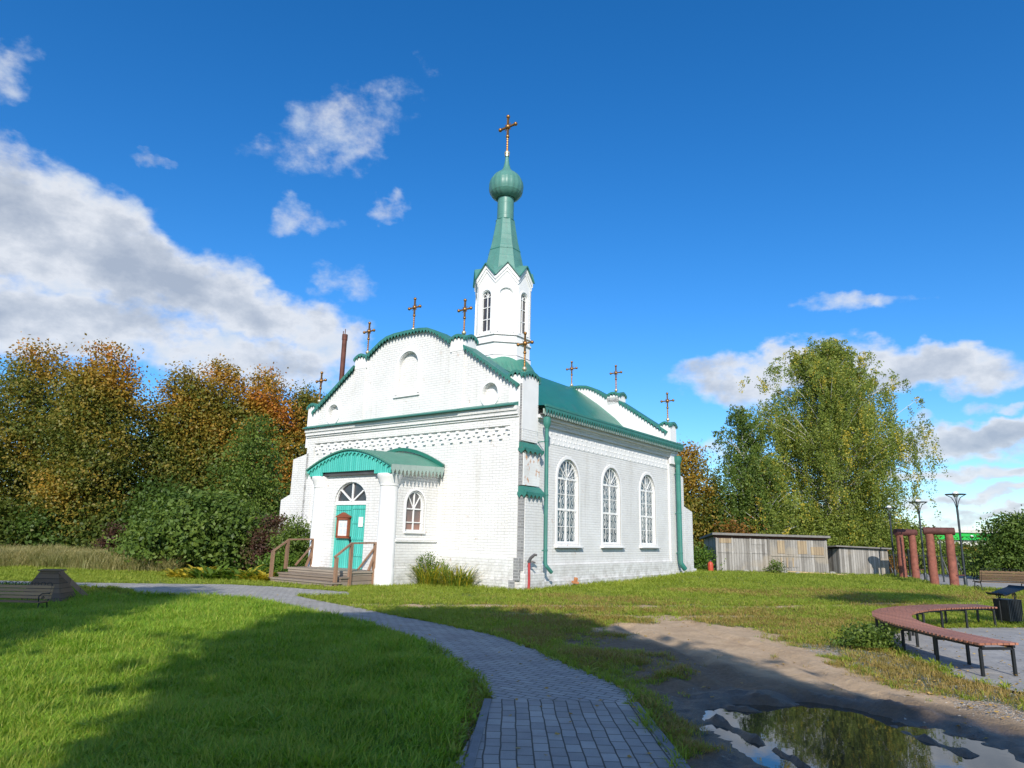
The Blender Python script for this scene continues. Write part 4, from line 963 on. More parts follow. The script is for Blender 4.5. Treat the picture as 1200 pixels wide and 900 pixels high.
def axis_steps(lo, hi, fine0, fine1, f, g=1.13, big=60):
    a = list(np.arange(fine0, fine1, f)); s = f; x = a[-1]
    while x < hi: s = min(s * g, big); x += s; a.append(x)
    s = f; x = a[0]; L = []
    while x > lo: s = min(s * g, big); x -= s; L.append(x)
    return np.array(L[::-1] + a)
xs = axis_steps(-900, 900, -3, 7, 0.055, 1.03); ys = axis_steps(-80, 1500, 4.2, 12, 0.05, 1.03)
GX, GY = np.meshgrid(xs, ys); gm = masks(GX.ravel(), GY.ravel()); GH = height(GX.ravel(), GY.ravel(), gm)
nx_, ny_ = len(xs), len(ys)
def ground_mat():
    m, t, b, out = new_mat('ground'); oc = objc(t)
    at_ = lambda n: t.add('ShaderNodeAttribute', attribute_name=n).outputs['Fac']
    n1 = t.noise(oc, 1.7, 8, 0.65); n2 = t.noise(oc, 14, 8, 0.7); n3 = t.noise(oc, 60, 4, 0.7)
    soil = t.ramp(t.m('MULTIPLY_ADD', n1, 0.6, t.m('MULTIPLY', n2, 0.4)), [(0.3, (0.35, 0.235, 0.135)), (0.5, (0.52, 0.37, 0.225)), (0.7, (0.66, 0.49, 0.32))])
    turf = t.ramp(t.m('MULTIPLY_ADD', n1, 0.5, t.m('MULTIPLY', n2, 0.5)), [(0.3, (0.045, 0.065, 0.015)), (0.55, (0.085, 0.12, 0.02)), (0.75, (0.13, 0.135, 0.035))])
    mudc = t.ramp(n2, [(0.3, (0.10, 0.07, 0.045)), (0.7, (0.20, 0.145, 0.095))])
    gr = t.add('ShaderNodeTexVoronoi'); gr.inputs['Scale'].default_value = 38; t.l.new(oc, gr.inputs['Vector'])
    hue = t.add('ShaderNodeSeparateColor'); t.l.new(gr.outputs['Color'], hue.inputs[0])
    grc = t.mix(hue.outputs[0], (0.14, 0.125, 0.10), (0.42, 0.40, 0.36))
    edge = lambda v, lo, hi: t.m('DIVIDE', t.m('SUBTRACT', t.m('ADD', v, t.m('MULTIPLY', t.m('SUBTRACT', n2, 0.5), 0.9)), lo), hi - lo, clamp=True)
    c = t.mix(edge(at_('dirt'), 0.3, 0.6), turf, soil)
    c = t.mix(t.m('MULTIPLY', edge(at_('grav'), 0.35, 0.65), t.m('LESS_THAN', gr.outputs['Distance'], 0.5)), c, grc)
    c = t.mix(t.m('MULTIPLY', edge(at_('mud'), 0.3, 0.9), 0.8), c, mudc)
    wet = edge(at_('wet'), 0.3, 0.8); c = t.mix(t.m('MULTIPLY', wet, 0.6), c, (0.06, 0.043, 0.028))
    t.l.new(c, b.inputs['Base Color'])
    t.l.new(t.m('SUBTRACT', 0.95, t.m('MULTIPLY', wet, 0.5)), b.inputs['Roughness'])
    hh = t.m('ADD', t.m('MULTIPLY', n2, 1.0), t.m('MULTIPLY', n3, 0.35)); hh = t.m('SUBTRACT', hh, t.m('MULTIPLY', gr.outputs['Distance'], t.m('MULTIPLY', at_('grav'), 0.8)))
    bump(t, b, hh, 0.9, 0.05)
ground_mat()
idx = np.arange(nx_ * ny_).reshape(ny_, nx_)
quads = np.stack([idx[:-1, :-1], idx[:-1, 1:], idx[1:, 1:], idx[1:, :-1]], -1).reshape(-1, 4)
def np_mesh(name, verts, faces, mat, fattr=None, vattr=None, smooth=False, parent=None):
    """verts (n,3), faces (m,k) arrays"""
    me = bpy.data.meshes.new(name); n, m, k = len(verts), len(faces), faces.shape[1]
    me.vertices.add(n); me.vertices.foreach_set('co', np.asarray(verts, np.float32).ravel())
    me.loops.add(m * k); me.loops.foreach_set('vertex_index', faces.astype(np.int32).ravel())
    me.polygons.add(m); me.polygons.foreach_set('loop_start', np.arange(0, m * k, k, dtype=np.int32))
    try: me.polygons.foreach_set('loop_total', np.full(m, k, np.int32))
    except Exception: pass
    if smooth: me.polygons.foreach_set('use_smooth', np.ones(m, bool))
    me.update(calc_edges=True)
    for d, dom in ((fattr, 'FACE'), (vattr, 'POINT')):
        for kk, vv in (d or {}).items(): me.attributes.new(kk, 'FLOAT', dom).data.foreach_set('value', np.asarray(vv, np.float32))
    me.materials.append(MAT[mat]); o = bpy.data.objects.new(name, me); COL.objects.link(o)
    if parent is not None: o.parent = parent
    return o
gobj = np_mesh('ground', np.stack([GX.ravel(), GY.ravel(), GH], 1), quads, 'ground', vattr={k: gm[k] for k in ('dirt', 'wet', 'mud', 'grav')}, smooth=True)
tag(gobj, kind='structure')

# water in the puddle
def water_mat():
    m, t, b, out = new_mat('puddle_water'); b.inputs['Base Color'].default_value = (0.05, 0.038, 0.022, 1); b.inputs['Roughness'].default_value = 0.015; b.inputs['IOR'].default_value = 1.33
    b.inputs['Specular IOR Level'].default_value = 0.9
    bump(t, b, t.noise(objc(t), 5, 3), 0.035, 0.01)
water_mat()
mb = MB(); mb.add([(1.5, 3.6, -0.052), (4.9, 3.6, -0.052), (4.9, 8.1, -0.052), (1.5, 8.1, -0.052)], [(0, 1, 2, 3)]); tag(mb.build('puddle_water', 'puddle_water', recalc=False), kind='structure')

# ---- paving
def paver_mat(name, w, h, c1, c2, mort, ms=0.006, off=0.5, patches=0.3, cb=None):
    m, t, b, out = new_mat(name); uv = uvc(t); oc = objc(t)
    wp = t.noise(oc, 1.1, 3); 
    br = t.add('ShaderNodeTexBrick'); br.offset = off
    mp = t.add('ShaderNodeVectorMath', operation='ADD'); t.l.new(uv, mp.inputs[0]); sc = t.add('ShaderNodeCombineXYZ'); t.l.new(t.m('MULTIPLY', wp, 0.05), sc.inputs[0]); t.l.new(t.m('MULTIPLY', t.noise(oc, 1.7, 2), 0.04), sc.inputs[1]); t.l.new(sc.outputs[0], mp.inputs[1])
    t.l.new(mp.outputs[0], br.inputs['Vector'])
    br.inputs['Scale'].default_value = 1; br.inputs['Brick Width'].default_value = w; br.inputs['Row Height'].default_value = h; br.inputs['Mortar Size'].default_value = ms; br.inputs['Mortar Smooth'].default_value = 0.3
    br.inputs['Color1'].default_value = col4(c1); br.inputs['Color2'].default_value = col4(c2); br.inputs['Mortar'].default_value = col4(mort); br.inputs['Bias'].default_value = 0
    n = t.noise(oc, 2.0, 8, 0.65); fine = t.noise(oc, 90, 3, 0.7)
    c = t.mix(0.8, br.outputs['Color'], t.ramp(n, [(0.3, (0.72, 0.72, 0.74)), (0.7, (1.15, 1.13, 1.08))]), 'MULTIPLY')
    c = t.mix(0.5, c, t.ramp(fine, [(0.3, (0.7, 0.7, 0.7)), (0.7, (1.2, 1.2, 1.2))]), 'MULTIPLY')
    c = t.mix(t.m('MULTIPLY', t.ramp(t.noise(oc, 0.8, 6, 0.7), [(0.52, 0.0), (0.66, 1.0)]), patches), c, (0.23, 0.20, 0.165))
    t.l.new(c, b.inputs['Base Color']); b.inputs['Roughness'].default_value = 0.85
    bump(t, b, t.m('ADD', t.m('MULTIPLY', t.m('SUBTRACT', 1.0, br.outputs['Fac']), 1.0), t.m('MULTIPLY', fine, 0.25)), 0.7, 0.008)
paver_mat('path_pavers', 0.205, 0.125, (0.30, 0.29, 0.275), (0.44, 0.42, 0.39), (0.085, 0.075, 0.06), 0.007)
paver_mat('path_pavers_far', 0.21, 0.105, (0.34, 0.33, 0.315), (0.42, 0.405, 0.38), (0.095, 0.085, 0.07), 0.007)
paver_mat('plaza_paving', 0.30, 0.15, (0.30, 0.295, 0.285), (0.36, 0.35, 0.335), (0.22, 0.215, 0.20), 0.004)
def sheet(name, poly, z, mat, rot, kind='structure', sub=None):
    tri = tessellate_polygon([[Vector((a, b, 0)) for a, b in poly]])
    o = link_mesh(name, [(a, b, z) for a, b in poly], [t if True else t for t in tri], mat, uvrot=rot)
    bm = bmesh.new(); bm.from_mesh(o.data)
    for f in bm.faces:
        if f.normal.z < 0: f.normal_flip()
    bm.to_mesh(o.data); bm.free(); tag(o, kind=kind); return o
def fray(poly, amp, seed, step=0.18):
    r = np.random.default_rng(seed); out = []
    for (x0, y0), (x1, y1) in zip(poly, poly[1:] + poly[:1]):
        L = math.hypot(x1 - x0, y1 - y0); n = max(1, int(L / step)) if L < 6 else 1
        for i in range(n):
            s = i / n; a = amp * (r.random() - .5) if i else 0; out.append((x0 + (x1 - x0) * s - (y1 - y0) / L * a, y0 + (y1 - y0) * s + (x1 - x0) / L * a))
    return out
sheet('path', PATH_NEAR, 0.022, 'path_pavers', math.pi / 2)
sheet('path_upper', fray(PATH_FAR, 0.12, 3), 0.018, 'path_pavers_far', math.radians(31))
sheet('plaza', fray(PLAZA, 0.1, 4), 0.012, 'plaza_paving', math.radians(20))
sheet('park_path', FPATH, 0.02, 'plaza_paving', math.radians(10))
def kerb(a, b, name='kerb'):
    mb = MB(); a = Vector(a); b = Vector(b); L = (b - a).length; n = max(1, round(L / 1.0))
    for i in range(n):
        p = a.lerp(b, i / n); q = a.lerp(b, (i + 1) / n - 0.008 / L); mb.beam((p.x, p.y, -.02), (q.x, q.y, -.02 + (0.004 if i % 2 else 0)), 0.075, 0.115)
    o = mb.build(name, 'kerb_concrete', bevel=0.006); return o
k1 = kerb((-0.36, 2.0), (-0.16, 7.3)); tag(k1, kind='structure'); k2 = kerb((1.30, 2.0), (1.29, 7.3)); tag(k2, kind='structure')

# ================================================================ GRASS (stuff)
PROTO = bpy.data.collections.new('prototypes')
def tuft(name, mat, blades, hgt, spread, width, lean, seed, leafy=0.0):
    r = np.random.default_rng(seed); V = []; Fc = []; T = []
    for i in range(blades):
        a = r.random() * 6.283; rr = spread * math.sqrt(r.random()); bx, by = rr * math.cos(a), rr * math.sin(a)
        h = hgt * (0.5 + 0.7 * r.random()); ln = lean * h * (0.3 + r.random()); da = a + (r.random() - .5) * 2.5; w = width * (0.7 + .6 * r.random()); ta = da + math.pi / 2
        broad = r.random() < leafy
        if broad: w *= 3.2; h *= 0.6
        cx, cy = math.cos(da), math.sin(da); sx, sy = math.cos(ta) * w / 2, math.sin(ta) * w / 2; k = len(V)
        for s, ww in ((0, .8), (0.4, 1.0 if not broad else 1.3), (0.75, .75), (1.0, 0.06)):
            px, py, pz = bx + cx * ln * s * s, by + cy * ln * s * s, h * (s - 0.22 * s * s * (lean > .5))
            V += [(px - sx * ww, py - sy * ww, pz), (px + sx * ww, py + sy * ww, pz)]
        Fc += [(k, k + 1, k + 3, k + 2), (k + 2, k + 3, k + 5, k + 4), (k + 4, k + 5, k + 7, k + 6)]; T += [r.random()] * 3
    o = np_mesh(name, np.array(V), np.array(Fc), mat, fattr={'tint': T}); COL.objects.unlink(o); return o
def scatter(name, pts, protos, scale, label, cat, tilt=0.15, z=None):
    """pts (n,2); instances of a few prototypes on points, one object"""
    c = bpy.data.collections.new(name + '_kinds')
    for i, p in enumerate(protos): p.name = '%02d_%s' % (i, p.name); c.objects.link(p)
    n = len(pts); x, y = pts[:, 0], pts[:, 1]; h = height(x, y) if z is None else z
    me = bpy.data.meshes.new(name); me.vertices.add(n); me.vertices.foreach_set('co', np.stack([x, y, h - 0.004], 1).astype(np.float32).ravel())
    r = np.random.default_rng(len(name) + n)
    rot = np.stack([(r.random(n) - .5) * 2 * tilt, (r.random(n) - .5) * 2 * tilt, r.random(n) * 6.283], 1).astype(np.float32)
    me.attributes.new('rot', 'FLOAT_VECTOR', 'POINT').data.foreach_set('vector', rot.ravel())
    me.attributes.new('scl', 'FLOAT', 'POINT').data.foreach_set('value', np.asarray(scale * np.ones(n), np.float32))
    me.attributes.new('kind_i', 'INT', 'POINT').data.foreach_set('value', r.integers(0, len(protos), n).astype(np.int32))
    o = bpy.data.objects.new(name, me); COL.objects.link(o)
    ng = bpy.data.node_groups.new(name, 'GeometryNodeTree'); ng.interface.new_socket('Geometry', in_out='INPUT', socket_type='NodeSocketGeometry'); ng.interface.new_socket('Geometry', in_out='OUTPUT', socket_type='NodeSocketGeometry')
    N = ng.nodes; gi = N.new('NodeGroupInput'); go = N.new('NodeGroupOutput'); ip = N.new('GeometryNodeInstanceOnPoints'); ci = N.new('GeometryNodeCollectionInfo')
    ci.inputs['Collection'].default_value = c; ci.inputs['Separate Children'].default_value = True; ci.inputs['Reset Children'].default_value = True
    def na(nm, ty): a = N.new('GeometryNodeInputNamedAttribute'); a.data_type = ty; a.inputs['Name'].default_value = nm; return a.outputs['Attribute']
    L = ng.links; L.new(gi.outputs[0], ip.inputs['Points']); L.new(ci.outputs[0], ip.inputs['Instance']); ip.inputs['Pick Instance'].default_value = True
    L.new(na('kind_i', 'INT'), ip.inputs['Instance Index']); L.new(na('rot', 'FLOAT_VECTOR'), ip.inputs['Rotation']); L.new(na('scl', 'FLOAT'), ip.inputs['Scale']); L.new(ip.outputs[0], go.inputs[0])
    md = o.modifiers.new('scatter', 'NODES'); md.node_group = ng
    tag(o, label, cat, kind='stuff'); return o
def sample(n, x0, x1, y0, y1, seed, falloff=1.6):
    """random points, denser near the viewer"""
    r = np.random.default_rng(seed); u = r.random(n); a = 1 - falloff
    y = (y0 ** a + u * (y1 ** a - y0 ** a)) ** (1 / a) if abs(a) > 1e-3 else y0 * (y1 / y0) ** u
    # fan shaped: x range proportional to the distance
    x = x0 + (x1 - x0) * r.random(n); return np.stack([x, y], 1)
def fan(n, y0, y1, seed, fall=1.2, l=-0.80, rr=0.84, pad=1.0):
    r = np.random.default_rng(seed); a = 1 - fall + 1e-6
    u = r.random(n); y = (y0 ** a + u * (y1 ** a - y0 ** a)) ** (1 / a); x = (l * y - pad) + ((rr - l) * y + 2 * pad) * r.random(n)
    return np.stack([x, y], 1)
def keep_off(p, margin=0.0, extra=()):
    x, y = p[:, 0], p[:, 1]; d = np.minimum.reduce([sdist(x, y, q) for q in (PATH_NEAR, PATH_FAR, PLAZA, FPATH, BLOCK) + tuple(extra)]); return d > margin
P = fan(165000, 3.2, 20, 11, 1.25, pad=.5, rr=.2); x, y = P[:, 0], P[:, 1]; M = masks(x, y); r = rng.random(len(P))
ok = (r < M['lush']) & keep_off(P, 0.02) & (r * 1.0 < 1 - M['grav'] * .85)
P = P[ok]; print('lush', len(P))
d = np.hypot(P[:, 0], P[:, 1])
pr = [tuft('grass', 'lush_grass', 11, 0.115, 0.065, 0.0075, 0.9, s, 0.10) for s in range(4)] + [tuft('clover', 'lush_grass', 8, 0.085, 0.07, 0.013, 1.2, s + 10, .75) for s in range(3)] + [tuft('seed_grass', 'short_grass', 5, 0.20, 0.05, 0.006, .6, 17, 0)]
for q in pr: pass
scatter('lawn_grass', P, pr, (0.55 + 0.75 * vnoise(P[:, 0] * 2, P[:, 1] * 2, 21, 3, 0.8)) * (0.9 + 0.028 * d), 'lush tall green grass with broad leaves left of the paved path', 'grass', 0.3)
Pw = fan(22000, 3.4, 18, 18, 1.3, pad=.4, rr=.2); Mw = masks(Pw[:, 0], Pw[:, 1]); cl = vnoise(Pw[:, 0], Pw[:, 1], 61, 3, 1.3)
Pw = Pw[(rng.random(len(Pw)) < Mw['lush'] * sstep(.42, .6, cl)) & keep_off(Pw, 0.05)]
scatter('lawn_weeds', Pw, [tuft('dandelion', 'lush_grass', 10, 0.115, 0.035, 0.0065, 1.1, s + 300, 1.0) for s in range(3)], 0.7 + .7 * rng.random(len(Pw)), 'broad leaved dandelion and plantain clumps in the left lawn', 'weeds', 0.2)
P = fan(230000, 5.5, 46, 12, 1.35, pad=2); x, y = P[:, 0], P[:, 1]; M = masks(x, y); r = rng.random(len(P))
pat = vnoise(x, y, 33, 4, 2.5)
ok = (r < (1 - M['lush'])) & keep_off(P, 0.02) & (rng.random(len(P)) < np.clip(1.12 - M['dirt'] * 1.22, 0, 1) ** 1.3) & (rng.random(len(P)) > M['wet'] * 1.2) & (rng.random(len(P)) > M['grav'] * 0.75)
Pg = P[ok]; M = masks(Pg[:, 0], Pg[:, 1]); dryp = rng.random(len(Pg)) < M['dry'] * 0.8 + M['grav'] * .25 + .06 * (Pg[:, 1] < 20)
d = np.hypot(Pg[:, 0], Pg[:, 1]); sc = (0.55 + 0.7 * vnoise(Pg[:, 0], Pg[:, 1], 41, 3, 0.9)) * (0.62 + 0.032 * d) * (1 - .35 * M['dirt'])
sc = sc * np.where((sdist(Pg[:, 0], Pg[:, 1], BLOCK) < 0.9), 1.35, 1.0)
g1 = [tuft('grass', 'short_grass', 10, 0.085, 0.07, 0.008, 0.9, s + 30, .15) for s in range(5)]
g2 = [tuft('grass', 'dry_grass', 9, 0.08, 0.07, 0.007, 1.0, s + 50) for s in range(4)]
print('short', (~dryp).sum(), dryp.sum())
scatter('short_grass', Pg[~dryp], g1, sc[~dryp], 'short green grass round the church and across the yard', 'grass', 0.3)
scatter('dry_grass', Pg[dryp], g2, sc[dryp], 'patchy yellowed dry grass beside the bare dirt', 'dry grass', 0.3)
# weeds sprouting at the path edge and the gravel
ring = []
for poly in (PATH_FAR, PATH_NEAR, PLAZA):
    for (x0, y0), (x1, y1) in zip(poly, poly[1:] + poly[:1]):
        L = math.hypot(x1 - x0, y1 - y0)
        if L > 9: continue
        for i in range(int(L * 26)):
            s = rng.random(); o_ = rng.normal() * 0.05 - 0.01; ring.append((x0 + (x1 - x0) * s + (y1 - y0) / L * -o_, y0 + (y1 - y0) * s + (x1 - x0) / L * o_))
ring = np.array(ring); ok = (ring[:, 1] > 4) & (ring[:, 1] < 22) & ~((ring[:, 1] < 7.3) & (np.abs(ring[:, 0] - .45) < .75)); ring = ring[ok]
ring = ring[sdist(ring[:, 0], ring[:, 1], [(-.3, 6.6), (1.27, 6.6), (1.22, 8.2), (-.1, 8.2)]) > -0.0]
scatter('edge_weeds', ring, [tuft('weed', 'short_grass', 9, 0.10, 0.05, 0.011, 1.0, s + 70, .3) for s in range(4)], 0.5 + 0.6 * rng.random(len(ring)), 'low weeds creeping over the edges of the paving', 'weeds', 0.35, z=np.full(len(ring), 0.02))
# hay-coloured tall grass in front of the left trees
n = 13000; hx = -34 + 21.5 * rng.random(n); hy = 26.0 + 8.5 * rng.random(n); Ph = np.stack([hx, hy], 1)
Ph = Ph[(hy > 26.3 + .5 * np.sin(hx) + (rng.random(n) ** 3) * 3) & (sdist(hx, hy, BLOCK) > 1)]
scatter('hay_grass', Ph, [tuft('hay', 'hay_grass', 13, 0.75, 0.22, 0.016, 0.7, s + 90) for s in range(4)], 0.35 + 0.95 * vnoise(Ph[:, 0], Ph[:, 1], 5, 4, .9) + .1 * rng.random(len(Ph)), 'tall straw coloured grass standing in front of the left trees', 'tall grass', 0.12)
# fallen leaves and pebbles
def leaf_proto(s):
    r = np.random.default_rng(s); a = [(math.cos(t) * q, math.sin(t) * q * .8, .012 + .012 * r.random()) for t, q in zip(np.linspace(0, 6.283, 9)[:-1], (.045, .028, .04, .026, .04, .028, .04, .026))]
    V = np.array([(0, 0, 0.004)] + a); Fc = np.array([(0, i, i % 8 + 1) for i in range(1, 9)]); o = np_mesh('leaf', V, Fc, 'fallen_leaf', fattr={'tint': [r.random()] * 8}); COL.objects.unlink(o); return o
def peb_proto(s):
    r = np.random.default_rng(s); b = bmesh.new(); bmesh.ops.create_icosphere(b, subdivisions=1, radius=0.016)
    V = np.array([tuple(v.co) for v in b.verts]) * (0.7 + .6 * r.random((len(b.verts), 1))) * np.array([1.2, .9, .6]); Fc = np.array([[v.index for v in f.verts] for f in b.faces]); b.free()
    o = np_mesh('pebble', V, Fc, 'pebble', fattr={'tint': [r.random()] * len(Fc)}); COL.objects.unlink(o); return o
P = fan(3600, 4.2, 18, 15, 1.4, l=-.8, rr=.8, pad=.3); w = np.where((P[:, 0] > 4.6), 1.0, 0.18); P = P[(rng.random(len(P)) < w)]; P = P[masks(P[:, 0], P[:, 1])['dp'] > .15]
zz = np.maximum(height(P[:, 0], P[:, 1]), np.where(keep_off(P, 0), -0.05, 0.022)) + .012
scatter('fallen_leaves', P, [leaf_proto(s) for s in range(4)], 0.35 + .45 * rng.random(len(P)), 'yellow and brown fallen leaves scattered over gravel and paving', 'leaves', 0.3, z=zz)
P = np.concatenate([np.stack([4.4 + 2.0 * rng.random(15000), 5 + 8 * rng.random(15000)], 1), np.stack([-1.1 + 1.1 * rng.random(4000), 4.5 + 3 * rng.random(4000)], 1), np.stack([1.4 + 3 * rng.random(5000), 5 + 9 * rng.random(5000)], 1)])
M = masks(P[:, 0], P[:, 1]); P = P[(rng.random(len(P)) < M['grav'] + .06) & keep_off(P, 0) & (M['dp'] > .1)]
scatter('gravel', P, [peb_proto(s) for s in range(4)], 0.35 + 0.6 * rng.random(len(P)) ** 2, 'loose grey and white gravel beside the curved bench and the path', 'gravel', 0.5)

# ================================================================ TREES AND SHRUBS
def leaf_quads(P, N, size, r, asp=0.62, fold=0.0):
    """P centres (n,3), N normals (n,3), size (n,) -> verts, quads"""
    n = len(P); N = N / np.linalg.norm(N, axis=1, keepdims=True)
    a = np.cross(N, r.normal(size=(n, 3))); a /= np.linalg.norm(a, axis=1, keepdims=True) + 1e-9; b = np.cross(N, a)
    s = size[:, None] * 0.5
    V = np.stack([P - a * s, P + b * s * asp - a * s * .1, P + a * s, P - b * s * asp - a * s * .1], 1).reshape(-1, 3)
    return V, np.arange(4 * n).reshape(n, 4)
def cloud(lobes, n, r, per=24, csize=0.45, shell=0.72, gap=0.0, seed=0, up=0.35):
    """clustered leaf positions over/inside ellipsoid lobes (cx,cy,cz,rx,ry,rz)"""
    L = np.array(lobes, float); ar = (L[:, 3] * L[:, 4] * L[:, 5]) ** (2 / 3); pr = ar / ar.sum(); nc = n // per
    li = r.choice(len(L), nc, p=pr); d = r.normal(size=(nc, 3)); d /= np.linalg.norm(d, axis=1, keepdims=True)
    d[:, 2] = np.where(d[:, 2] < -0.5, -d[:, 2] * .6, d[:, 2]); q = shell + (1 - shell) * r.random(nc) ** 0.6
    q = np.where(r.random(nc) < 0.22, q * r.random(nc), q)
    C = L[li, :3] + d * L[li, 3:6] * q[:, None]
    if gap > 0:
        g = vnoise(C[:, 0] + C[:, 2] * .7, C[:, 1] + C[:, 2], seed, 3, 0.75); C = C[g > gap]; d = d[g > gap]
    tint = r.random(len(C)); k = len(C)
    off = r.normal(size=(k, per, 3)) * csize * np.array([1, 1, .6]); P = (C[:, None, :] + off).reshape(-1, 3)
    N = (d[:, None, :] * 0.8 + r.normal(size=(k, per, 3)) * 0.75 + np.array([0, 0, up])).reshape(-1, 3)
    T = np.repeat(tint, per); return P, N, T
def trunk_mesh(name, segs, mat, parent):
    mb = MB()
    for pts, rad in segs: mb.tube(pts, rad, 7, cap=False)
    return mb.build(name, mat, parent, smooth=True, recalc=False)
def limbs(base, h, lobes, r, rad, lean=(0, 0), n=10):
    segs = []; b = Vector(base); top = b + Vector((lean[0], lean[1], h)); k = 7
    pts = [b.lerp(top, i / k) + Vector((r.normal() * .12, r.normal() * .12, 0)) * (i > 0) for i in range(k + 1)]; segs.append((pts, [rad * (1 - .8 * i / k) * (1.25 if i == 0 else 1) for i in range(k + 1)]))
    for j in range(min(n, len(lobes))):
        l = lobes[j % len(lobes)]; c = Vector(l[:3]); t = min(.85, max(.12, (c.z - base[2]) / h * .62)); s = b.lerp(top, t); e = c + Vector((r.normal() * .3, r.normal() * .3, l[5] * .3))
        mid = s.lerp(e, .5) + Vector((0, 0, .08 * (e - s).length)); r0 = rad * (1 - .8 * t) * .55; segs.append(([s, mid, e], [r0, r0 * .6, r0 * .15]))
    return segs
def tree(name, base, h, w, seed, mat, label, cat='tree', group=None, n=26000, leaf=0.22, bark='dark_bark', prof='oval', low=0.1, tintf=None, gap=0.36, trunk_r=None, nl=26, csize=.42, per=22, shell=.7, lean=(0, 0)):
    r = np.random.default_rng(seed); bx, by = base; lobes = []
    for i in range(nl):
        t = low + (0.93 - low) * ((i + r.random() * .9) / nl)
        if prof == 'oval': pw = math.sin(math.pi * min(1, max(.0, (t - low + .12) / (1.13 - low))) ** 0.8) ** 0.7
        elif prof == 'cone': pw = (1 - t) ** 0.62 * 1.05 + .06
        elif prof == 'dome': pw = math.sqrt(max(0.03, 1 - (t) ** 2.2))
        else: pw = 1.0
        a = i * 2.4 + r.random() * .8; rl = w / 2 * pw * (0.42 + .2 * r.random()); rad = w / 2 * pw * (0.50 + 0.24 * r.random())
        lobes.append((bx + math.cos(a) * rl + lean[0] * t, by + math.sin(a) * rl + lean[1] * t, t * h, rad, rad, rad * (0.75 + .3 * r.random()) * min(1.2, h / w * .55 + .4)))
    lobes = [(a, b, min(c, h - f * .95), d, e, f) for a, b, c, d, e, f in lobes]
    P, N, T = cloud(lobes, n, r, per, csize, shell, gap, seed)
    P[:, 2] = np.maximum(P[:, 2], 0.08)
    tt = tintf(P, T, r, h) if tintf else T * .75 + .25 * r.random(len(P))
    V, Fc = leaf_quads(P, N, leaf * (0.6 + .8 * r.random(len(P))), r)
    root = empty(name, (bx, by, 0)); tag(root, label, cat, group)
    o = np_mesh('crown', V - np.array([bx, by, 0]), Fc, mat, fattr={'tint': np.clip(tt, 0, 1)}, parent=root)
    segs = limbs((0, 0, -.1), h * .86, [(l[0] - bx, l[1] - by, *l[2:]) for l in lobes[::2]], r, trunk_r or w * .035, lean)
    trunk_mesh('trunk', segs, bark, root); return root
def autumn(top, base_):
    def f(P, T, r, h):
        big = vnoise(P[:, 0] + 3.1 * P[:, 2] * .3, P[:, 2] + P[:, 1] * .5, 77, 3, 0.33)
        return np.clip(base_ + (P[:, 2] / h) * top * 1.15 + (T - .5) * .32 + (big - .5) * .8 + (r.random(len(P)) - .5) * .12, 0, 1)
    return f
def X_at(px, py, Y): return float(at(px, py, Y)[0])
def H_at(px, py, Y): return float(at(px, py, Y)[2])
G_L = 'autumn trees in the wall of trees left of the church'
def linden(px, top, wpx, Y, seed, label, top_t=.42, b=.28, n=60000, low=.04):
    m = Y * 1.0 / 804 * 1.02
    return tree('autumn_tree', (X_at(px, 600, Y), Y), H_at(px, top, Y), wpx * m, seed, 'linden_leaves', label, 'tree', G_L, n=n, leaf=0.165, prof='oval', low=low, tintf=autumn(top_t, b), gap=.30, nl=34)
linden(20, 394, 130, 41, 1, 'tall olive and rust coloured tree at the far left edge of the photo', .35, .28)
linden(100, 398, 104, 39, 2, 'tall round topped orange and green tree just left of the gap of sky', .5, .22)
linden(-70, 410, 150, 40, 3, 'rust coloured tree mostly cut off by the left photo edge', .35, .3, 16000)
linden(200, 424, 84, 42, 4, 'olive autumn tree immediately right of the gap of sky', .35, .22)
linden(245, 416, 88, 43, 5, 'orange topped autumn tree above the pale green pointed tree', .55, .22)
linden(298, 426, 82, 44, 6, 'bright orange topped tree right behind the pointed green tree', .6, .25)
linden(352, 446, 78, 46, 7, 'olive tree whose top shows beside the left gable cross', .3, .15)
linden(150, 556, 95, 46, 8, 'low dark tree filling the gap between the two groups of autumn trees', .15, .1, 12000)
linden(392, 500, 90, 47, 9, 'olive tree largely hidden behind the church left corner', .2, .15, 9000)
tree('young_tree', (X_at(290, 600, 33), 33), H_at(290, 476, 33), 4.3, 21, 'green_leaves', 'green pointed young tree standing before the orange trees', 'tree', n=24000, leaf=.13, prof='cone', low=.03, gap=.30, csize=.3, nl=30)
# dark hedge and shrubs under them
for i, (px, top, wp, Y) in enumerate(((-20, 585, 120, 37), (60, 592, 90, 38), (125, 588, 90, 38.5), (185, 560, 80, 38))):
    tree('undergrowth_shrub', (X_at(px, 630, Y), Y), H_at(px, top, Y), wp * Y / 804, 30 + i, 'green_leaves' if i % 2 else 'linden_leaves', ['dark shrub below the leftmost tall tree', 'olive shrub between the two left tall trees', 'dark green shrub below the round topped orange tree', 'olive shrub left of the big leafy bush'][i], 'shrub', 'shrubs under the left trees', n=8000, leaf=.2, prof='dome', low=.05, gap=.28, nl=14, tintf=lambda P, T, r, h: T * .35)
tree('broadleaf_shrub', (X_at(235, 640, 28.5), 28.5), H_at(235, 578, 28.5), 5.2, 41, 'green_leaves', 'big dark green broad leaved bush in front of the trees', 'shrub', n=22000, leaf=.17, prof='dome', low=.04, gap=.25, csize=.22, nl=24, tintf=lambda P, T, r, h: T * .8)
tree('broadleaf_shrub', (X_at(187, 640, 29.5), 29.5), H_at(187, 596, 29.5), 2.6, 42, 'green_leaves', 'smaller green bush growing at the left side of the big bush', 'shrub', n=8000, leaf=.16, prof='dome', low=.04, gap=.25, csize=.2, nl=14, tintf=lambda P, T, r, h: T * .6 + .2)
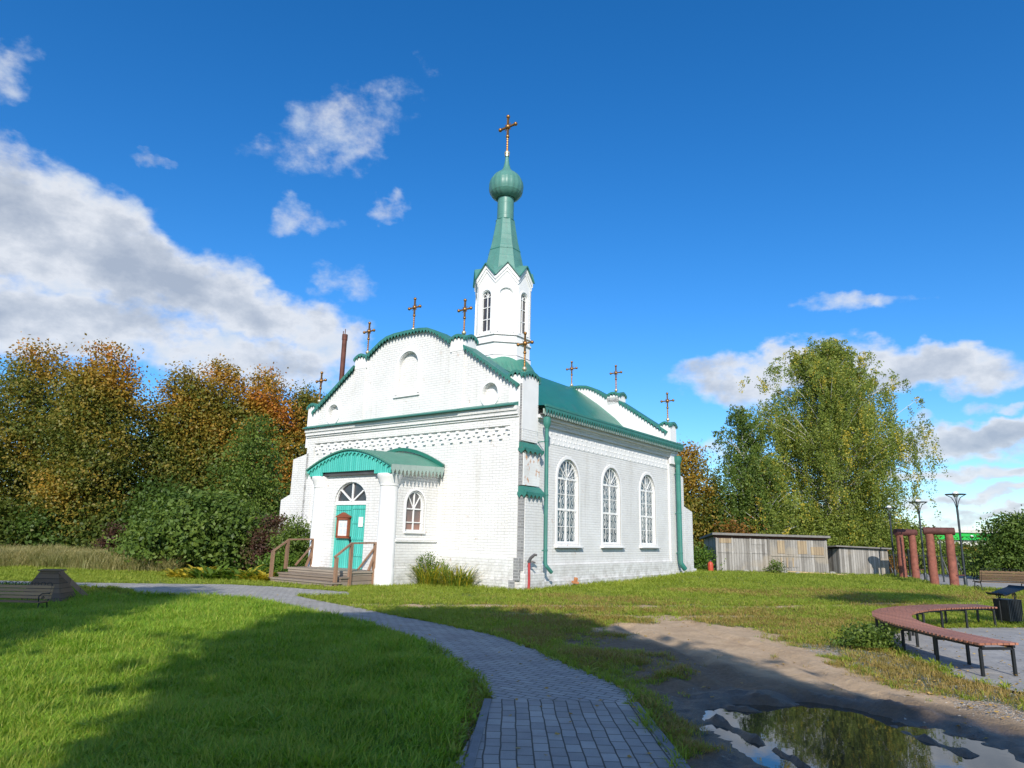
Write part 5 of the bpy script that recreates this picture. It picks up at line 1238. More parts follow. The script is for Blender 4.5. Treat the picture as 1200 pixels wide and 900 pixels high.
tree('burgundy_shrub', (X_at(318, 650, 27.6), 27.6), H_at(318, 604, 27.6), 1.9, 43, 'burgundy_leaves', 'burgundy leaved bush between the green bushes', 'shrub', n=7000, leaf=.1, prof='dome', low=.05, gap=.25, csize=.16, nl=14)
tree('burgundy_shrub', (X_at(133, 650, 35), 35), H_at(133, 612, 35), 1.5, 44, 'burgundy_leaves', 'small reddish bush at the edge of the tall dry grass', 'shrub', n=3000, leaf=.14, prof='dome', low=.05, gap=.25, csize=.2, nl=10)
tree('flowering_shrub', (X_at(347, 650, 26.0), 26.0), H_at(347, 606, 26.0), 1.9, 45, 'green_leaves', 'loose dark green bush against the white left corner of the church', 'shrub', n=9000, leaf=.085, prof='dome', low=.04, gap=.36, csize=.16, nl=18, shell=.5)
tree('low_shrub', (X_at(330, 660, 25.0), 25.0), 0.85, 1.6, 46, 'yellow_plant', 'low bright green bush beside the steps handrail', 'shrub', n=4000, leaf=.09, prof='dome', low=.05, gap=.25, csize=.14, nl=12, tintf=lambda P, T, r, h: T * .5)
# broad leaved plants with yellow patches along the path
def rosette(name, x, y, n, L, wd, mat, label, cat, seed, tb=0.3, ta=.5, upr=.8, sp=.35):
    r = np.random.default_rng(seed); V = []; Fc = []; T = []
    for i in range(n):
        a = r.random() * 6.283; R0 = sp * math.sqrt(r.random()); bx, by = R0 * math.cos(a), R0 * math.sin(a); l = L * (.6 + .6 * r.random()); up_ = upr * (.6 + .6 * r.random()); da = a + r.normal() * .7
        cx, cy = math.cos(da), math.sin(da); k = len(V); w = wd * (.7 + .5 * r.random())
        for s, ww in ((0, .25), (.3, .9), (.6, 1.0), (.85, .6), (1, .04)):
            q = s * l; ho = q * (1 - up_ * .6) * (.25 + s * .9); z = q * up_ * (1 - .45 * s * s * (1.3 - up_ * .5)); px, py = bx + cx * ho, by + cy * ho
            V += [(px + cy * w * ww / 2, py - cx * w * ww / 2, z), (px, py, z - w * .12 * ww), (px - cy * w * ww / 2, py + cx * w * ww / 2, z)]
        for j in range(4):
            q = k + j * 3; Fc += [(q, q + 1, q + 4, q + 3), (q + 1, q + 2, q + 5, q + 4)]
        T += [min(1, max(0, tb + ta * (r.random() - .3)))] * 8
    o = np_mesh(name, np.array(V), np.array(Fc), mat, fattr={'tint': T}); o.location = (x, y, 0); tag(o, label, cat, None); return o
G_P = 'leafy plants edging the path left of the steps'
plants = [(215, 684, 27.0), (232, 681, 26.6), (248, 680, 26.4), (262, 678, 26.2), (276, 680, 25.6), (290, 677, 25.6), (303, 680, 25.0)]
for i, (px, py, Y) in enumerate(plants):
    lab = ['yellow leafed plant at the left end of the path border', 'orange yellow leafed plant second from the left in the path border', 'broad green leafed plant third from the left in the path border', 'lush green plant in the middle of the path border', 'green plant with wide leaves right of the border middle', 'yellow flecked green plant second from the right in the path border', 'bright yellow topped plant nearest the wooden steps'][i]
    Y = 23.2 + (i % 2) * .7
    o = rosette('border_plant', X_at(px, 670, Y), Y, 60, .55 + .12 * (i % 3), .13, 'yellow_plant', lab, 'plant', 60 + i, tb=[.85, .9, .2, .15, .25, .55, .9][i], ta=.5, upr=.75, sp=.45); tag(o, group=G_P)
# daylily clumps in front of the front wall
for i, (uu, vv, s) in enumerate(((2.75, -.75, 1.0), (1.75, -.7, .85))):
    x, y, _ = chworld(uu, vv, 0)
    o = rosette('daylily_clump', x, y, 260, 1.05 * s, .028, 'yellow_plant', ['large yellow green clump of long narrow leaves before the front wall', 'smaller narrow leaved clump nearer the church corner'][i], 'plant', 80 + i, tb=.45, ta=.75, upr=.95, sp=.5 * s)
    tag(o, group='narrow leaved clumps before the front wall')
x, y, _ = chworld(3.2, -.6, 0)
tree('wall_shrub', (x, y), 1.0, .9, 47, 'green_leaves', 'small twiggy green weed beside the entrance block', 'plant', n=1500, leaf=.06, prof='dome', low=.05, gap=.3, csize=.1, nl=10, trunk_r=.02)

# ---- birch
def birch(px, top, Y, w, seed, label, n_str=900, main=True, mat='birch_leaves', leaf=.15, drop=(1.0, 2.6), bark='birch_bark'):
    r = np.random.default_rng(seed); bx = X_at(px, 650, Y); h = H_at(px, top, Y); root = empty('birch_tree', (bx, Y, 0)); tag(root, label, 'tree')
    segs = []; tips = []
    stems = [((0, 0), (0.2, 0), 1.0, .24), ((.25, .1), (1.3, .3), .93, .17), ((-.25, -.1), (-1.5, -.2), .90, .17), ((.1, .3), (.9, 1.6), .85, .14), ((-.1, -.2), (-.9, -1.5), .82, .14)] if main else [((0, 0), (.1, 0), 1.0, .13), ((.1, 0), (.7, .2), .8, .1)]
    for (ox, oy), (lx, ly), f, rad in stems:
        k = 12; pts = [Vector((ox + lx * (i / k) ** 1.2 + r.normal() * .06, oy + ly * (i / k) ** 1.2 + r.normal() * .06, h * f * i / k)) for i in range(k + 1)]
        segs.append((pts, [rad * (1 - .9 * i / k) + .012 for i in range(k + 1)]))
        for i in range(1, k + 1):
            for j in range(5 if main else 4):
                t = i / k; a = r.random() * 6.283; ln = w / 2 * (0.25 + .8 * min(1, (1.06 - t) * 1.9) * (.75 + .25 * min(1, t * 4))) * (.55 + .5 * r.random()) * (1 - .45 * (t > .8)) * (1.15 if t < .45 else 1)
                s = pts[i]; e = s + Vector((math.cos(a) * ln, math.sin(a) * ln * .8, ln * (.7 + .6 * t) * r.uniform(.5, 1.0))); e.z = min(e.z, h * 1.0)
                mid = s.lerp(e, .5) + Vector((0, 0, ln * .12)); segs.append(([s, mid, e], [.05 * (1.2 - t), .03 * (1.2 - t) + .006, .006]))
                tips += [s.lerp(mid, .8), mid, mid.lerp(e, .3), mid.lerp(e, .6), mid.lerp(e, .85), e, e]
    P = []; N = []; T = []
    tips = [tips[i] for i in r.integers(0, len(tips), n_str)]
    for s in tips:
        st = Vector((s.x + r.normal() * .4, s.y + r.normal() * .4, s.z + r.normal() * .25)); L = r.uniform(*drop) * (1.2 if st.z < h * .75 else .55); L = min(L, max(.3, st.z - .4)); m = int(22 + 26 * L); tt = r.random()
        dx, dy = r.normal() * .18, r.normal() * .18; u = r.random(m)
        q = np.stack([st.x + dx * u * L + r.normal(size=m) * (.10 + .05 * u), st.y + dy * u * L + r.normal(size=m) * (.10 + .05 * u), st.z + .25 * np.sin(u * 2) - u * L], 1)
        P.append(q); T.append(np.clip(np.full(m, tt * .62) + .25 * r.random(m) + (r.random(m) < .045) * .6 + .22 * (tt > .93), 0, 1)); nn = r.normal(size=(m, 3)); nn[:, 2] *= .45; N.append(nn)
    P = np.concatenate(P); N = np.concatenate(N); T = np.concatenate(T); ok = P[:, 2] > .15; P, N, T = P[ok], N[ok], T[ok]
    V, Fc = leaf_quads(P, N, leaf * (.6 + .7 * r.random(len(P))), r, .7); print('birch leaves', len(P))
    np_mesh('crown', V, Fc, mat, fattr={'tint': T}, parent=root); trunk_mesh('trunk', segs, bark, root); return root
birch(985, 402, 52, 11.0, 5, 'big weeping birch with white trunks behind the wooden sheds', 3300, leaf=.13)
birch(876, 478, 50, 5.0, 6, 'slender darker birch left of the big birch', 560, main=False, mat='green_leaves', leaf=.14)
birch(898, 540, 49, 4.0, 8, 'short green birch in front of the slender birch behind the big shed', 380, main=False, leaf=.14)
tree('autumn_tree', (X_at(806, 600, 50), 50), H_at(806, 514, 50), 4.6, 51, 'linden_leaves', 'rounded orange olive tree right beside the church rear corner', 'tree', n=18000, leaf=.2, prof='oval', low=.04, tintf=autumn(.4, .25), gap=.28, nl=26)
for px, Y, hh, w, sd_, lb in ((955, 50, 4.2, 5.0, 71, 'green understory below the left half of the big birch'), (1012, 50.5, 4.0, 5.0, 72, 'green understory below the right half of the big birch'), (1055, 51, 3.0, 4.0, 73, 'drooping green sprays at the right skirt of the big birch')):
    tree('understory_tree', (X_at(px, 640, Y), Y), hh, w, sd_, 'birch_leaves', lb, 'tree', 'understory below the big birch', n=12000, leaf=.15, prof='dome', low=.04, gap=.26, nl=18, tintf=lambda P, T, r, h: T * .75)
G_R = 'low trees and bushes behind the sheds and the fence'
back = [(845, 575, 52, 5.5, 'green_leaves', 'dark bush between the orange tree and the slender birch'), (915, 585, 55, 7.0, 'green_leaves', 'dark green thicket behind the big shed roof'), (1000, 600, 56, 7.0, 'birch_leaves', 'green thicket below the big birch behind the small shed'), (1062, 612, 54, 5.0, 'birch_leaves', 'green bush at the right foot of the big birch'),
        (1098, 641, 50, 4.5, 'green_leaves', 'low bush seen through the right red log frame'), (1128, 640, 52, 4.0, 'linden_leaves', 'low olive bush behind the tall street lamp'), (1070, 632, 48, 3.2, 'birch_leaves', 'light bush seen between the two red log frames'), (1225, 640, 44, 5.0, 'green_leaves', 'low hedge bush cut off by the right photo edge')]
for i, (px, top, Y, w, mt, lb) in enumerate(back):
    tree('background_bush', (X_at(px, 640, Y), Y), max(1.6, H_at(px, top, Y)), w, 100 + i, mt, lb, 'bush', G_R, n=9000, leaf=.2, prof='dome', low=.04, gap=.26, nl=16, tintf=lambda P, T, r, h: T * .7)
tree('orange_bush', (X_at(863, 640, 47), 47), H_at(863, 609, 47), 2.6, 120, 'orange_leaves', 'small orange bush showing above the big shed roof', 'bush', n=4000, leaf=.18, prof='dome', low=.05, gap=.25, nl=12)
tree('orange_bush', (X_at(1040, 660, 41.5), 41.5), 0.9, 1.1, 121, 'orange_leaves', 'low orange bush between the small shed and the red posts', 'bush', n=1500, leaf=.12, prof='dome', low=.05, gap=.2, nl=10)
tree('round_tree', (X_at(1194, 640, 36), 36), H_at(1190, 602, 36), 3.7, 130, 'green_leaves', 'dark green rounded tree at the right edge behind the fence', 'tree', n=22000, leaf=.14, prof='dome', low=.06, gap=.3, csize=.28, nl=24, tintf=lambda P, T, r, h: T * .7 + .15 * (P[:, 2] < 1.5))
tree('wild_shrub', (X_at(822, 660, 40), 40), 1.2, 1.4, 131, 'yellow_plant', 'small wild bush between the church and the big shed', 'bush', n=2500, leaf=.12, prof='dome', low=.05, gap=.25, nl=10, tintf=lambda P, T, r, h: T * .4)
tree('weed_clump', (5.72, 11.5), .32, .7, 133, 'green_leaves', 'dark low weed clump at the outer left curve of the slatted bench', 'weed', n=2600, leaf=.05, prof='dome', low=.05, gap=.2, csize=.09, nl=10, trunk_r=.01)
tree('wild_shrub', (14.4, 38.0), .75, .9, 132, 'green_leaves', 'weed growing against the middle of the big shed', 'weed', n=900, leaf=.08, prof='dome', low=.05, gap=.2, csize=.12, nl=8, trunk_r=.015)
# far wood closing the horizon
r = np.random.default_rng(900); lob = []
for i in range(150):
    a = math.radians(-62 + 124 * i / 149); R_ = 330 + 40 * r.random(); lob.append((math.sin(a) * R_, math.cos(a) * R_, 1.0, 9, 9, 3.2 + 2.6 * r.random()))
P, N, T = cloud(lob, 26000, r, 10, 1.2, .7, 0, 3); P[:, 2] = np.abs(P[:, 2]); V, Fc = leaf_quads(P, N, 2.2 * (.6 + .7 * r.random(len(P))), r)
tag(np_mesh('far_wood', V, Fc, 'green_leaves', fattr={'tint': T * .5}), 'low dark wood far away along the horizon', 'wood', kind='stuff')
# ---- trees behind the viewer: their shade falls over the foreground
sx, sy = math.cos(SUN_AZ), math.sin(SUN_AZ)
def caster(lobes, base, seed, label, n=42000, leaf=.34, csize=.38, gap=.0):
    r = np.random.default_rng(seed); P, N, T = cloud(lobes, n, r, 20, csize, .35, gap, seed); V, Fc = leaf_quads(P, N, leaf * (.7 + .6 * r.random(len(P))), r, .8)
    root = empty('shade_tree', (base[0], base[1], 0)); tag(root, label, 'tree'); np_mesh('crown', V - np.array([base[0], base[1], 0]), Fc, 'linden_leaves', fattr={'tint': T * .5}, parent=root)
    segs = limbs((0, 0, -.1), max(l[2] for l in lobes), [(l[0] - base[0], l[1] - base[1], *l[2:]) for l in lobes], r, .28); trunk_mesh('trunk', segs, 'dark_bark', root)
TE = math.tan(SUN_EL)
def lob_for(gx, gy, yb, rad, rz=None):     # crown lobe at depth yb whose shade lands on ground point (gx, gy)
    dist = (gy - yb) / -sy; return (gx + sx * dist, yb, dist * TE, rad, rad * .9, rz or rad * .75)
"""SHADE"""
caster([lob_for(*a) for a in ((-1.2, 13.6, -6, 1.25), (0.0, 13.4, -6.3, 1.3), (-2.4, 12.9, -5.5, 1.2), (-1.2, 12.0, -6, 1.6), (0.6, 11.6, -6, 1.3), (-2.6, 10.8, -6, 1.35), (-.6, 10.0, -6, 1.7), (1.4, 10.2, -6.5, 1.2), (-2.0, 8.6, -6, 1.45), (0.2, 8.4, -5.8, 1.6), (2.0, 8.2, -6, 1.25), (-1.6, 6.8, -6, 1.4), (0.8, 6.4, -6, 1.6), (2.8, 6.6, -6, 1.1), (-1.0, 5.0, -6, 1.6), (1.6, 4.8, -6, 1.6), (3.4, 5.0, -6, 1.2), (-1.9, 4.4, -6, 1.0))], (-1.5, -6), 201, 'leafy tree behind the viewer whose shade covers the path')
caster([lob_for(*a) for a in ((-9.0, 18.0, -5, 1.1), (-10.2, 16.5, -5, 1.8), (-8.6, 15.0, -5, 1.3), (-11, 14, -5, 2.2), (-8.0, 13.0, -5, 1.1), (-9.5, 12, -5, 2.0), (-7.3, 10.6, -5, .9), (-8.8, 9.8, -5, 1.8), (-8.2, 8, -5, 1.7), (-13, 17, -5, 2.2))], (-9.5, -5), 202, 'leafy tree behind the viewer shading the old bench on the left', 16000, gap=.0)
caster([lob_for(*a) for a in ((12.2, 22.6, 2, .8), (11.0, 21.6, 2, .8), (13.4, 23.0, 2, .7), (10.0, 20.8, 2, .6))], (10.6, 2), 203, 'slender tree out of view to the right shading the far lawn', 3500, .22, .35, gap=.3)

# ================================================================ SHEDS
def place(o, x, y, rz=0): o.location = (x, y, 0); o.rotation_euler = (0, 0, rz); return o
SH = place(empty('shed'), 11.55, 39.15, math.atan2(-0.35, 5.95)); tag(SH, 'long low weathered grey wooden shed with patched ochre boards', 'shed')
Ls, Hs = 6.05, 2.05
MB().box(0, Ls, 0, 0.03, 0.0, 2.0).build('front_wall', 'grey_shed_boards', SH)
mb = MB(); mb.box(0, .03, .03, 3.0, 0, 1.9); mb.box(Ls - .03, Ls, .03, 3.0, 0, 1.9); mb.box(0, Ls, 2.97, 3.0, 0, 1.75); mb.build('side_wall', 'grey_shed_boards', SH)
mb = MB(); mb.hexa([(-.22, -.28, 1.98), (Ls + .12, -.28, 1.95), (Ls + .12, 3.2, 1.70), (-.22, 3.2, 1.72)], [(-.22, -.28, 2.10), (Ls + .12, -.28, 2.06), (Ls + .12, 3.2, 1.80), (-.22, 3.2, 1.82)]); mb.build('roof', 'slate_roof', SH)
MB().box(-.1, Ls, -.03, 0.0, 1.82, 1.96).build('fascia', 'rust_brown', SH)
for a, b, z0, z1, nm, mt in ((0.05, 0.85, .1, 1.0, 'door', 'grey_shed_boards'), (0.95, 1.85, .1, 1.05, 'door', 'grey_shed_boards'), (1.98, 2.8, .1, 1.0, 'door', 'grey_shed_boards'), (.2, .9, 1.55, 1.80, 'panel', 'ochre_boards'), (1.05, 1.85, 1.0, 1.6, 'shutter', 'grey_shed_boards'), (1.95, 2.7, 1.5, 1.8, 'shutter', 'grey_shed_boards'),
                         (3.35, 3.75, 1.05, 1.75, 'panel', 'ochre_boards'), (3.85, 4.35, 1.0, 1.75, 'panel', 'grey_shed_boards'), (4.45, 4.95, 1.05, 1.75, 'panel', 'ochre_boards'), (5.15, 5.85, 1.02, 1.45, 'panel', 'ochre_boards'), (3.3, 4.5, .35, .8, 'panel', 'grey_shed_boards')):
    o = MB().box(a, b, -.022 - .004 * (nm == 'shutter'), -.002, z0, z1).build(nm, mt, SH)
mb = MB()
for x in (0.9, 1.9, 2.88, 5.98, .03): mb.box(x - .035, x + .035, -.035, -.003, .05, 1.85)
mb.box(0.1, 2.8, -.038, -.004, 1.02, 1.08); mb.box(3.0, 5.9, -.038, -.004, .9, .95); mb.build('batten', 'grey_shed_boards', SH)
for i in range(7): MB().box(3.32 + .16 * i, 3.40 + .16 * i, -.045, -.024, .32 + .01 * (i % 3), .84).build('slat', 'ochre_boards' if i % 2 else 'grey_shed_boards', SH)
S2 = place(empty('shed'), 18.1, 38.5, math.atan2(.62, 3.0)); tag(S2, 'small grey plank shed right of the long shed', 'shed')
MB().box(0, 3.05, 0, .03, 0, 1.42).build('front_wall', 'grey_shed_boards', S2)
mb = MB(); mb.box(0, .03, .03, 2, 0, 1.38); mb.box(3.02, 3.05, .03, 2, 0, 1.38); mb.box(0, 3.05, 1.97, 2, 0, 1.3); mb.build('side_wall', 'grey_shed_boards', S2)
mb = MB(); mb.hexa([(-.3, -.2, 1.50), (3.25, -.2, 1.42), (3.25, 2.2, 1.32), (-.3, 2.2, 1.38)], [(-.3, -.2, 1.57), (3.25, -.2, 1.49), (3.25, 2.2, 1.38), (-.3, 2.2, 1.44)]); mb.build('roof', 'slate_roof', S2)
o = MB().beam((14.6, 38.75, .14), (18.1, 37.6, .05), .16, .05).build('loose_plank', 'yellow_wood'); tag(o, 'long pale plank lying along the foot of the long shed', 'plank')
for i, (x, y, s, lb) in enumerate(((14.9, 38.2, .22, 'grey stone at the left end of the pale plank'), (13.0, 38.6, .18, 'small stone lying left of the shed weed'), (15.6, 38.1, .14, 'small dark stone under the pale plank'), (17.5, 38.2, .2, 'stone in the gap between the two sheds'))):
    b = bmesh.new(); bmesh.ops.create_icosphere(b, subdivisions=2, radius=s)
    for v in b.verts: v.co *= 1 + .25 * (vnoise(np.array([v.co.x * 9 + i * 7]), np.array([v.co.y * 9 + v.co.z * 5]), 4, 2, 1)[0] - .5); v.co.z *= .6
    me = bpy.data.meshes.new('stone'); b.to_mesh(me); b.free(); me.materials.append(MAT['stone']); o = bpy.data.objects.new('stone', me); COL.objects.link(o); o.location = (x, y, s * .35); tag(o, lb, 'stone')
GC = place(empty('gas_cylinder'), 11.0, 38.4); GC.scale = (.78, .78, .8); tag(GC, 'red metal cylinder standing left of the long shed', 'gas cylinder')
MB().lathe([(0, 0), (.18, 0), (.19, .06), (.19, .5), (.16, .6), (.06, .68), (.05, .72), (0, .72)]).build('body', 'gas_red', GC, smooth=True)
MB().tube([(0, 0, .72), (0, 0, .8)], .03, 8).lathe([(.09, .70), (.1, .78)]).build('valve', 'grey_metal', GC)

# ================================================================ RED LOG FRAMES
def log_frame(p, q, h, rad, label, dirv, rung=False, beamext=.22):
    o = empty('log_frame', (p[0], p[1], 0)); tag(o, label, 'log frame', 'red log frames at the edge of the lawn')
    dx, dy = q[0] - p[0], q[1] - p[1]; L = math.hypot(dx, dy); ux, uy = dx / L, dy / L
    for x, y in ((0, 0), (dx, dy)):
        pts = [(x, y, -.2)] + [(x + .012 * math.sin(i * 2.1), y + .012 * math.cos(i * 1.7), i * h / 8) for i in range(1, 9)]
        MB().tube(pts, [rad * (1.06 - .01 * i + .02 * math.sin(i * 2.3)) for i in range(9)], 14).build('post', 'red_log_paint', o, smooth=True)
    MB().tube([(-ux * beamext, -uy * beamext, h + rad * .7), (dx + ux * beamext, dy + uy * beamext, h + rad * .7)], rad * 1.0, 14).build('beam', 'dark_red_log', o, smooth=True)
    MB().tube([(dx + .0, dy - rad, .45), (dx + rad * 2.2, dy - rad, .47)], .025, 6).build('peg', 'dark_red_log', o)
log_frame((18.31, 30.46), (18.98, 30.17), 2.16, .165, 'nearer pair of red log posts with a thick beam, right of the other pair', None)
log_frame((20.16, 36.13), (20.9, 36.3), 2.18, .175, 'farther pair of red log posts with a beam, left of the nearer pair', None)

# ================================================================ STREET LAMPS
def lamp(x, y, h, label, parts=True):
    o = empty('street_lamp', (x, y, 0)); tag(o, label, 'street lamp', 'park lamps with flared heads')
    MB().tube([(0, 0, -.1), (0, 0, h - .55)], .045, 10).lathe([(.07, 0), (.07, .35), (.045, .4)]).build('pole', 'lamp_metal', o, smooth=True)
    for i in range(4):
        a = math.pi / 4 + i * math.pi / 2; c, s = math.cos(a), math.sin(a)
        MB().tube([(.03 * c, .03 * s, h - .6), (.07 * c, .07 * s, h - .35), (.17 * c, .17 * s, h - .15), (.38 * c, .38 * s, h - .03)], .016, 6).build('arm', 'lamp_metal', o, smooth=True)
    MB().lathe([(.1, h - .03), (.40, h - .03), (.41, h), (.1, h + .01), (.1, h - .03)], n=24).build('head_disc', 'lamp_metal', o, smooth=True)
    MB().lathe([(0.001, h - .14), (.07, h - .13), (.11, h - .08), (.125, h), (.12, h + .05), (.08, h + .10), (.001, h + .12)], n=18).build('globe', 'white_plastic', o, smooth=True)
    return o
lamp(19.55, 30.3, H_at(1122, 579, 30.3), 'nearest tall street lamp standing right of the red log frames')
lamp(X_at(1081, 640, 34.0), 34.0, H_at(1075, 588, 34.0), 'street lamp standing between the two red log frames')
lamp(X_at(1046, 640, 37.5), 37.5, H_at(1043, 595, 37.5), 'street lamp left of both red log frames before the birch')
lamp(X_at(1140, 640, 52), 52, H_at(1139, 629, 52), 'farthest small street lamp before the green building')
for i, (px, Y, lb) in enumerate(((1104, 33.0, 'thin grey pole seen through the nearer red log frame'), )):
    o = MB().tube([(0, 0, -.1), (0, 0, 1.95)], .035, 8).build('pole', 'lamp_metal', smooth=True); o.location = (X_at(px, 660, Y), Y, 0); tag(o, lb, 'pole')

# ================================================================ FENCE, FAR BUILDING
FN = empty('park_fence', (20.2, 39.5, 0)); tag(FN, 'dark metal park fence with slanting bars beyond the red log frames', 'fence')
fx = [(0, 0), (1.9, -.6), (3.8, -1.3), (5.6, -2.1), (7.3, -3.0), (9.0, -4.0), (10.8, -5.0)]
for i, (a, b) in enumerate(fx): MB().box(a - .04, a + .04, b - .04, b + .04, 0, 1.35).ball((a, b, 1.40), .06, 6).build('post', 'black_metal', FN)
for (a, b), (c, d) in zip(fx, fx[1:]):
    mb = MB(); mb.beam((a, b, 1.12), (c, d, 1.12), .035); mb.beam((a, b, .16), (c, d, .16), .035)
    for k in range(1, 16): t = k / 16; mb.beam((a + (c - a) * t, b + (d - b) * t, .1), (a + (c - a) * t, b + (d - b) * t, 1.28), .02)
    mb.build('bar_panel', 'black_metal', FN)
    mb = MB()
    for k in range(3):
        t0, t1, t2 = (k + .05) / 3, (k + .35) / 3, (k + .7) / 3; q = lambda t, z: (a + (c - a) * t, b + (d - b) * t - .03, z)
        mb.beam(q(t1, 1.1), q(t1, .15), .045); mb.beam(q(t1, 1.1), q(t2, .18), .045)
    mb.build('slanting_bars', 'fence_metal', FN)
BL = empty('far_building', (X_at(1120, 630, 130), 130, 0)); tag(BL, 'long low building with bright green band under a pale roof, far right', 'building')
z0, z1 = H_at(1120, 632.5, 130), H_at(1120, 624, 130); zt = H_at(1120, 620.5, 130)
MB().box(-14, 22, 0, 14, 0, z0).build('wall', 'pale_cladding', BL); MB().box(-14.3, 22.3, -.5, 14.3, z0, z1).build('fascia', 'bright_green_cladding', BL)
MB().box(-14.6, 22.6, -.8, 14.6, z1, zt).build('roof', 'pale_cladding', BL)
mb = MB()
for i in range(36): mb.box(-14 + i, -13.95 + i, -.7, -.65, zt, zt + .5)
mb.build('railing', 'pale_cladding', BL)
for i in range(8): MB().box(-12 + 4 * i, -10 + 4 * i, -.05, .02, 1.0, 2.3).build('window', 'dark_glass', BL)

# ================================================================ CURVED SLATTED BENCH
outer = [(6.02, 9.22), (5.97, 9.74), (6.0, 10.4), (6.04, 11.08), (6.14, 11.75), (6.37, 12.5), (6.72, 13.2), (7.2, 13.85), (7.85, 14.42), (8.62, 14.92), (9.5, 15.3), (10.15, 15.45)]
inner = [(6.62, 9.34), (6.54, 9.78), (6.52, 10.35), (6.56, 10.95), (6.68, 11.55), (6.9, 12.2), (7.2, 12.78), (7.62, 13.32), (8.18, 13.85), (8.85, 14.3), (9.6, 14.66), (10.15, 14.82)]
def resample(L, n):
    L = [Vector((a, b, 0)) for a, b in L]; d = [0]
    for a, b in zip(L, L[1:]): d.append(d[-1] + (b - a).length)
    out = []
    for i in range(n):
        s = d[-1] * i / (n - 1); k = max(j for j in range(len(d)) if d[j] <= s + 1e-9); k = min(k, len(L) - 2); out.append(L[k].lerp(L[k + 1], (s - d[k]) / (d[k + 1] - d[k])))
    return out
CB = empty('curved_bench', (6.3, 9.3, 0)); tag(CB, 'long curved bench with red brown slats on black metal legs', 'bench')
O = Vector((6.3, 9.3, 0)); NSL = 84; A = resample(outer, NSL * 2); B = resample(inner, NSL * 2)
for i in range(NSL):
    a0, a1, b0, b1 = A[2 * i], A[2 * i + 1], B[2 * i], B[2 * i + 1]
    e = lambda p, q, t: p + (q - p) * t
    a1 = e(a0, a1, 1.38); b1 = e(b0, b1, 1.32); b_ = [a0 - O, a1 - O, b1 - O, b0 - O]
    mb = MB(); mb.hexa([(p.x, p.y, .392) for p in b_], [(p.x, p.y, .42) for p in b_]); mb.build('slat', 'bench_slats', CB)
for L, dz in ((resample(outer, 40), 0), (resample(inner, 40), 0)):
    oth = resample(inner if L[0].y < 9.3 else outer, 40)
    C_ = [p.lerp(q, .12) - O for p, q in zip(L, oth)]
    mb = MB()
    for p, q in zip(C_, C_[1:]): mb.beam((p.x, p.y, .372), (q.x, q.y, .372), .035, .032)
    mb.build('rail', 'black_metal', CB)
for k in range(0, 10):
    i = round(1 + k * (len(A) - 3) / 9); p = A[i].lerp(B[i], .1) - O; q = A[i].lerp(B[i], .9) - O
    for w_ in (p, q): MB().box(w_.x - .017, w_.x + .017, w_.y - .017, w_.y + .017, 0, .345).build('leg', 'black_metal', CB)
    MB().beam((p.x, p.y, .345), (q.x, q.y, .345), .035, .03).build('crossbar', 'black_metal', CB)

# ================================================================ LITTER BIN, PARK BENCHES
BN = place(empty('litter_bin'), 10.75, 15.35, .25); BN.scale = (.85, .85, .88); tag(BN, 'black metal litter bin with tilted lid behind the curved bench', 'litter bin')
mb = MB(); mb.hexa([(-.2, -.18, .12), (.2, -.18, .12), (.2, .18, .12), (-.2, .18, .12)], [(-.23, -.2, .62), (.23, -.2, .62), (.23, .2, .62), (-.23, .2, .62)]); mb.build('basket', 'black_metal', BN)
mb = MB()
for i in range(9): a = -.2 + .05 * i; mb.box(a - .008, a + .008, -.215, -.205, .13, .61)
mb.build('basket_ribs', 'lamp_metal', BN)
for x in (-.25, .25):
    MB().tube([(x, 0, 0), (x, 0, .75)], .016, 6).build('post', 'black_metal', BN)
    MB().tube([(x, 0, .6)] + [(x + .06 * math.sin(t), 0, .70 + .07 * -math.cos(t)) for t in np.linspace(.2, 5, 9)], .013, 6).build('scroll', 'black_metal', BN, smooth=True)
mb = MB(); pts = [(-.38, .755), (-.30, .72), (-.15, .76), (.0, .80), (.15, .84), (.32, .88), (.40, .93), (.42, .90)]
for (a, b), (c, d) in zip(pts, pts[1:]): mb.hexa([(a, -.24, b - .012), (c, -.24, d - .012), (c, .24, d - .012), (a, .24, b - .012)], [(a, -.24, b + .012), (c, -.24, d + .012), (c, .24, d + .012), (a, .24, b + .012)])
mb.build('lid', 'black_metal', BN)
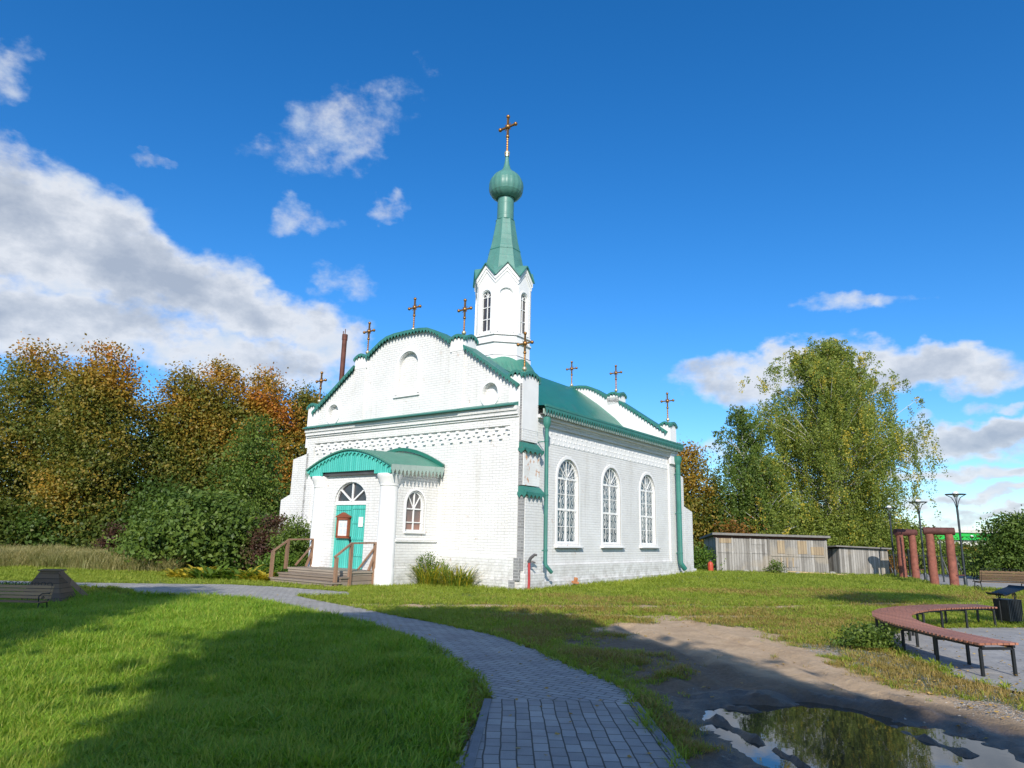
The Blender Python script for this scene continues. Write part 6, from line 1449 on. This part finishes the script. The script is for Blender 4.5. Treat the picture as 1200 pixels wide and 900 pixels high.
def park_bench(x, y, z, rz, L, label, wood, s=1.0, back_h=.85):
    o = empty('park_bench', (x, y, z), rz); o.scale = (s, s, s); tag(o, label, 'bench')
    for i in range(3): MB().box(-L / 2, L / 2, -.42 + .15 * i, -.29 + .15 * i, .43, .46).build('seat_slat', wood, o)
    for i in range(4): MB().hexa([(-L / 2, .06 + .02 * i, .50 + .1 * i), (L / 2, .06 + .02 * i, .50 + .1 * i), (L / 2, .09 + .02 * i, .50 + .1 * i), (-L / 2, .09 + .02 * i, .50 + .1 * i)], [(-L / 2, .08 + .02 * i, .585 + .1 * i), (L / 2, .08 + .02 * i, .585 + .1 * i), (L / 2, .11 + .02 * i, .585 + .1 * i), (-L / 2, .11 + .02 * i, .585 + .1 * i)]).build('back_slat', wood, o)
    for sx_ in (-1, 1):
        xx = sx_ * (L / 2 - .06); mb = MB()
        mb.tube([(xx, -.42, 0), (xx, -.40, .22), (xx, -.36, .42), (xx, .02, .42), (xx, .08, .5), (xx, .16, .92)], .018, 6); mb.tube([(xx, .14, 0), (xx, .06, .25), (xx, .02, .42)], .018, 6)
        mb.tube([(xx, -.40, .44), (xx, -.42, .62), (xx, -.30, .68), (xx, .10, .66)], .016, 6)
        mb.tube([(xx, -.2 + .1 * math.cos(t) * (1 - t / 9), .22 + .1 * math.sin(t) * (1 - t / 9)) for t in np.linspace(0, 7, 14)], .012, 5)
        mb.tube([(xx, -.22 + .07 * math.cos(t) * (1 - t / 9), .55 + .06 * math.sin(t) * (1 - t / 9)) for t in np.linspace(0, 7, 14)], .011, 5)
        mb.build('side_frame', 'black_metal', o, smooth=True)
    mb = MB()
    for i in range(9):
        cx = -L / 2 + .15 + (L - .3) * i / 8; mb.tube([(cx + .07 * math.cos(t), .17, .93 + .05 * math.sin(t)) for t in np.linspace(0, 6.283, 11)], .009, 5)
    mb.build('scroll_rail', 'black_metal', o, smooth=True); return o
park_bench(-10.2, 15.0, -.25, math.radians(2), 1.85, 'old wooden park bench with black scrolled frame shaded at the left edge', 'old_bench_wood', .69)
park_bench(X_at(1176, 680, 26.5), 26.5, -.05, math.radians(176), 1.9, 'dark brown wooden park bench with its back turned, near the fence', 'cover_wood', .95)
# boarded wooden cover behind the old bench
WC = place(empty('wooden_cover'), -11.0, 17.2, .25); WC.location[2] = -.2; WC.scale = (.74, .74, .86); tag(WC, 'brown boarded wooden box cover with sloping sides behind the old bench', 'wooden cover')
def face(name, P): MB().hexa([P[0], P[1], (P[1][0], P[1][1] + .03, P[1][2]), (P[0][0], P[0][1] + .03, P[0][2])], [P[3], P[2], (P[2][0], P[2][1] + .03, P[2][2]), (P[3][0], P[3][1] + .03, P[3][2])]).build(name, 'cover_wood', WC)
b_ = [(-.75, -.5, 0), (.55, -.5, 0), (.75, .6, 0), (-.75, .6, 0)]; t_ = [(-.28, -.1, .85), (.25, -.1, .85), (.25, .35, .85), (-.28, .35, .85)]
mb = MB(); mb.hexa(b_, t_); mb.build('boarding', 'cover_wood', WC)
mb = MB(); mb.box(-.34, .31, -.16, .41, .85, .885); mb.build('top', 'cover_wood', WC)
MB().beam((.28, -.1, .85), (1.25, .2, .02), .05, .12).build('brace', 'rail_wood', WC)
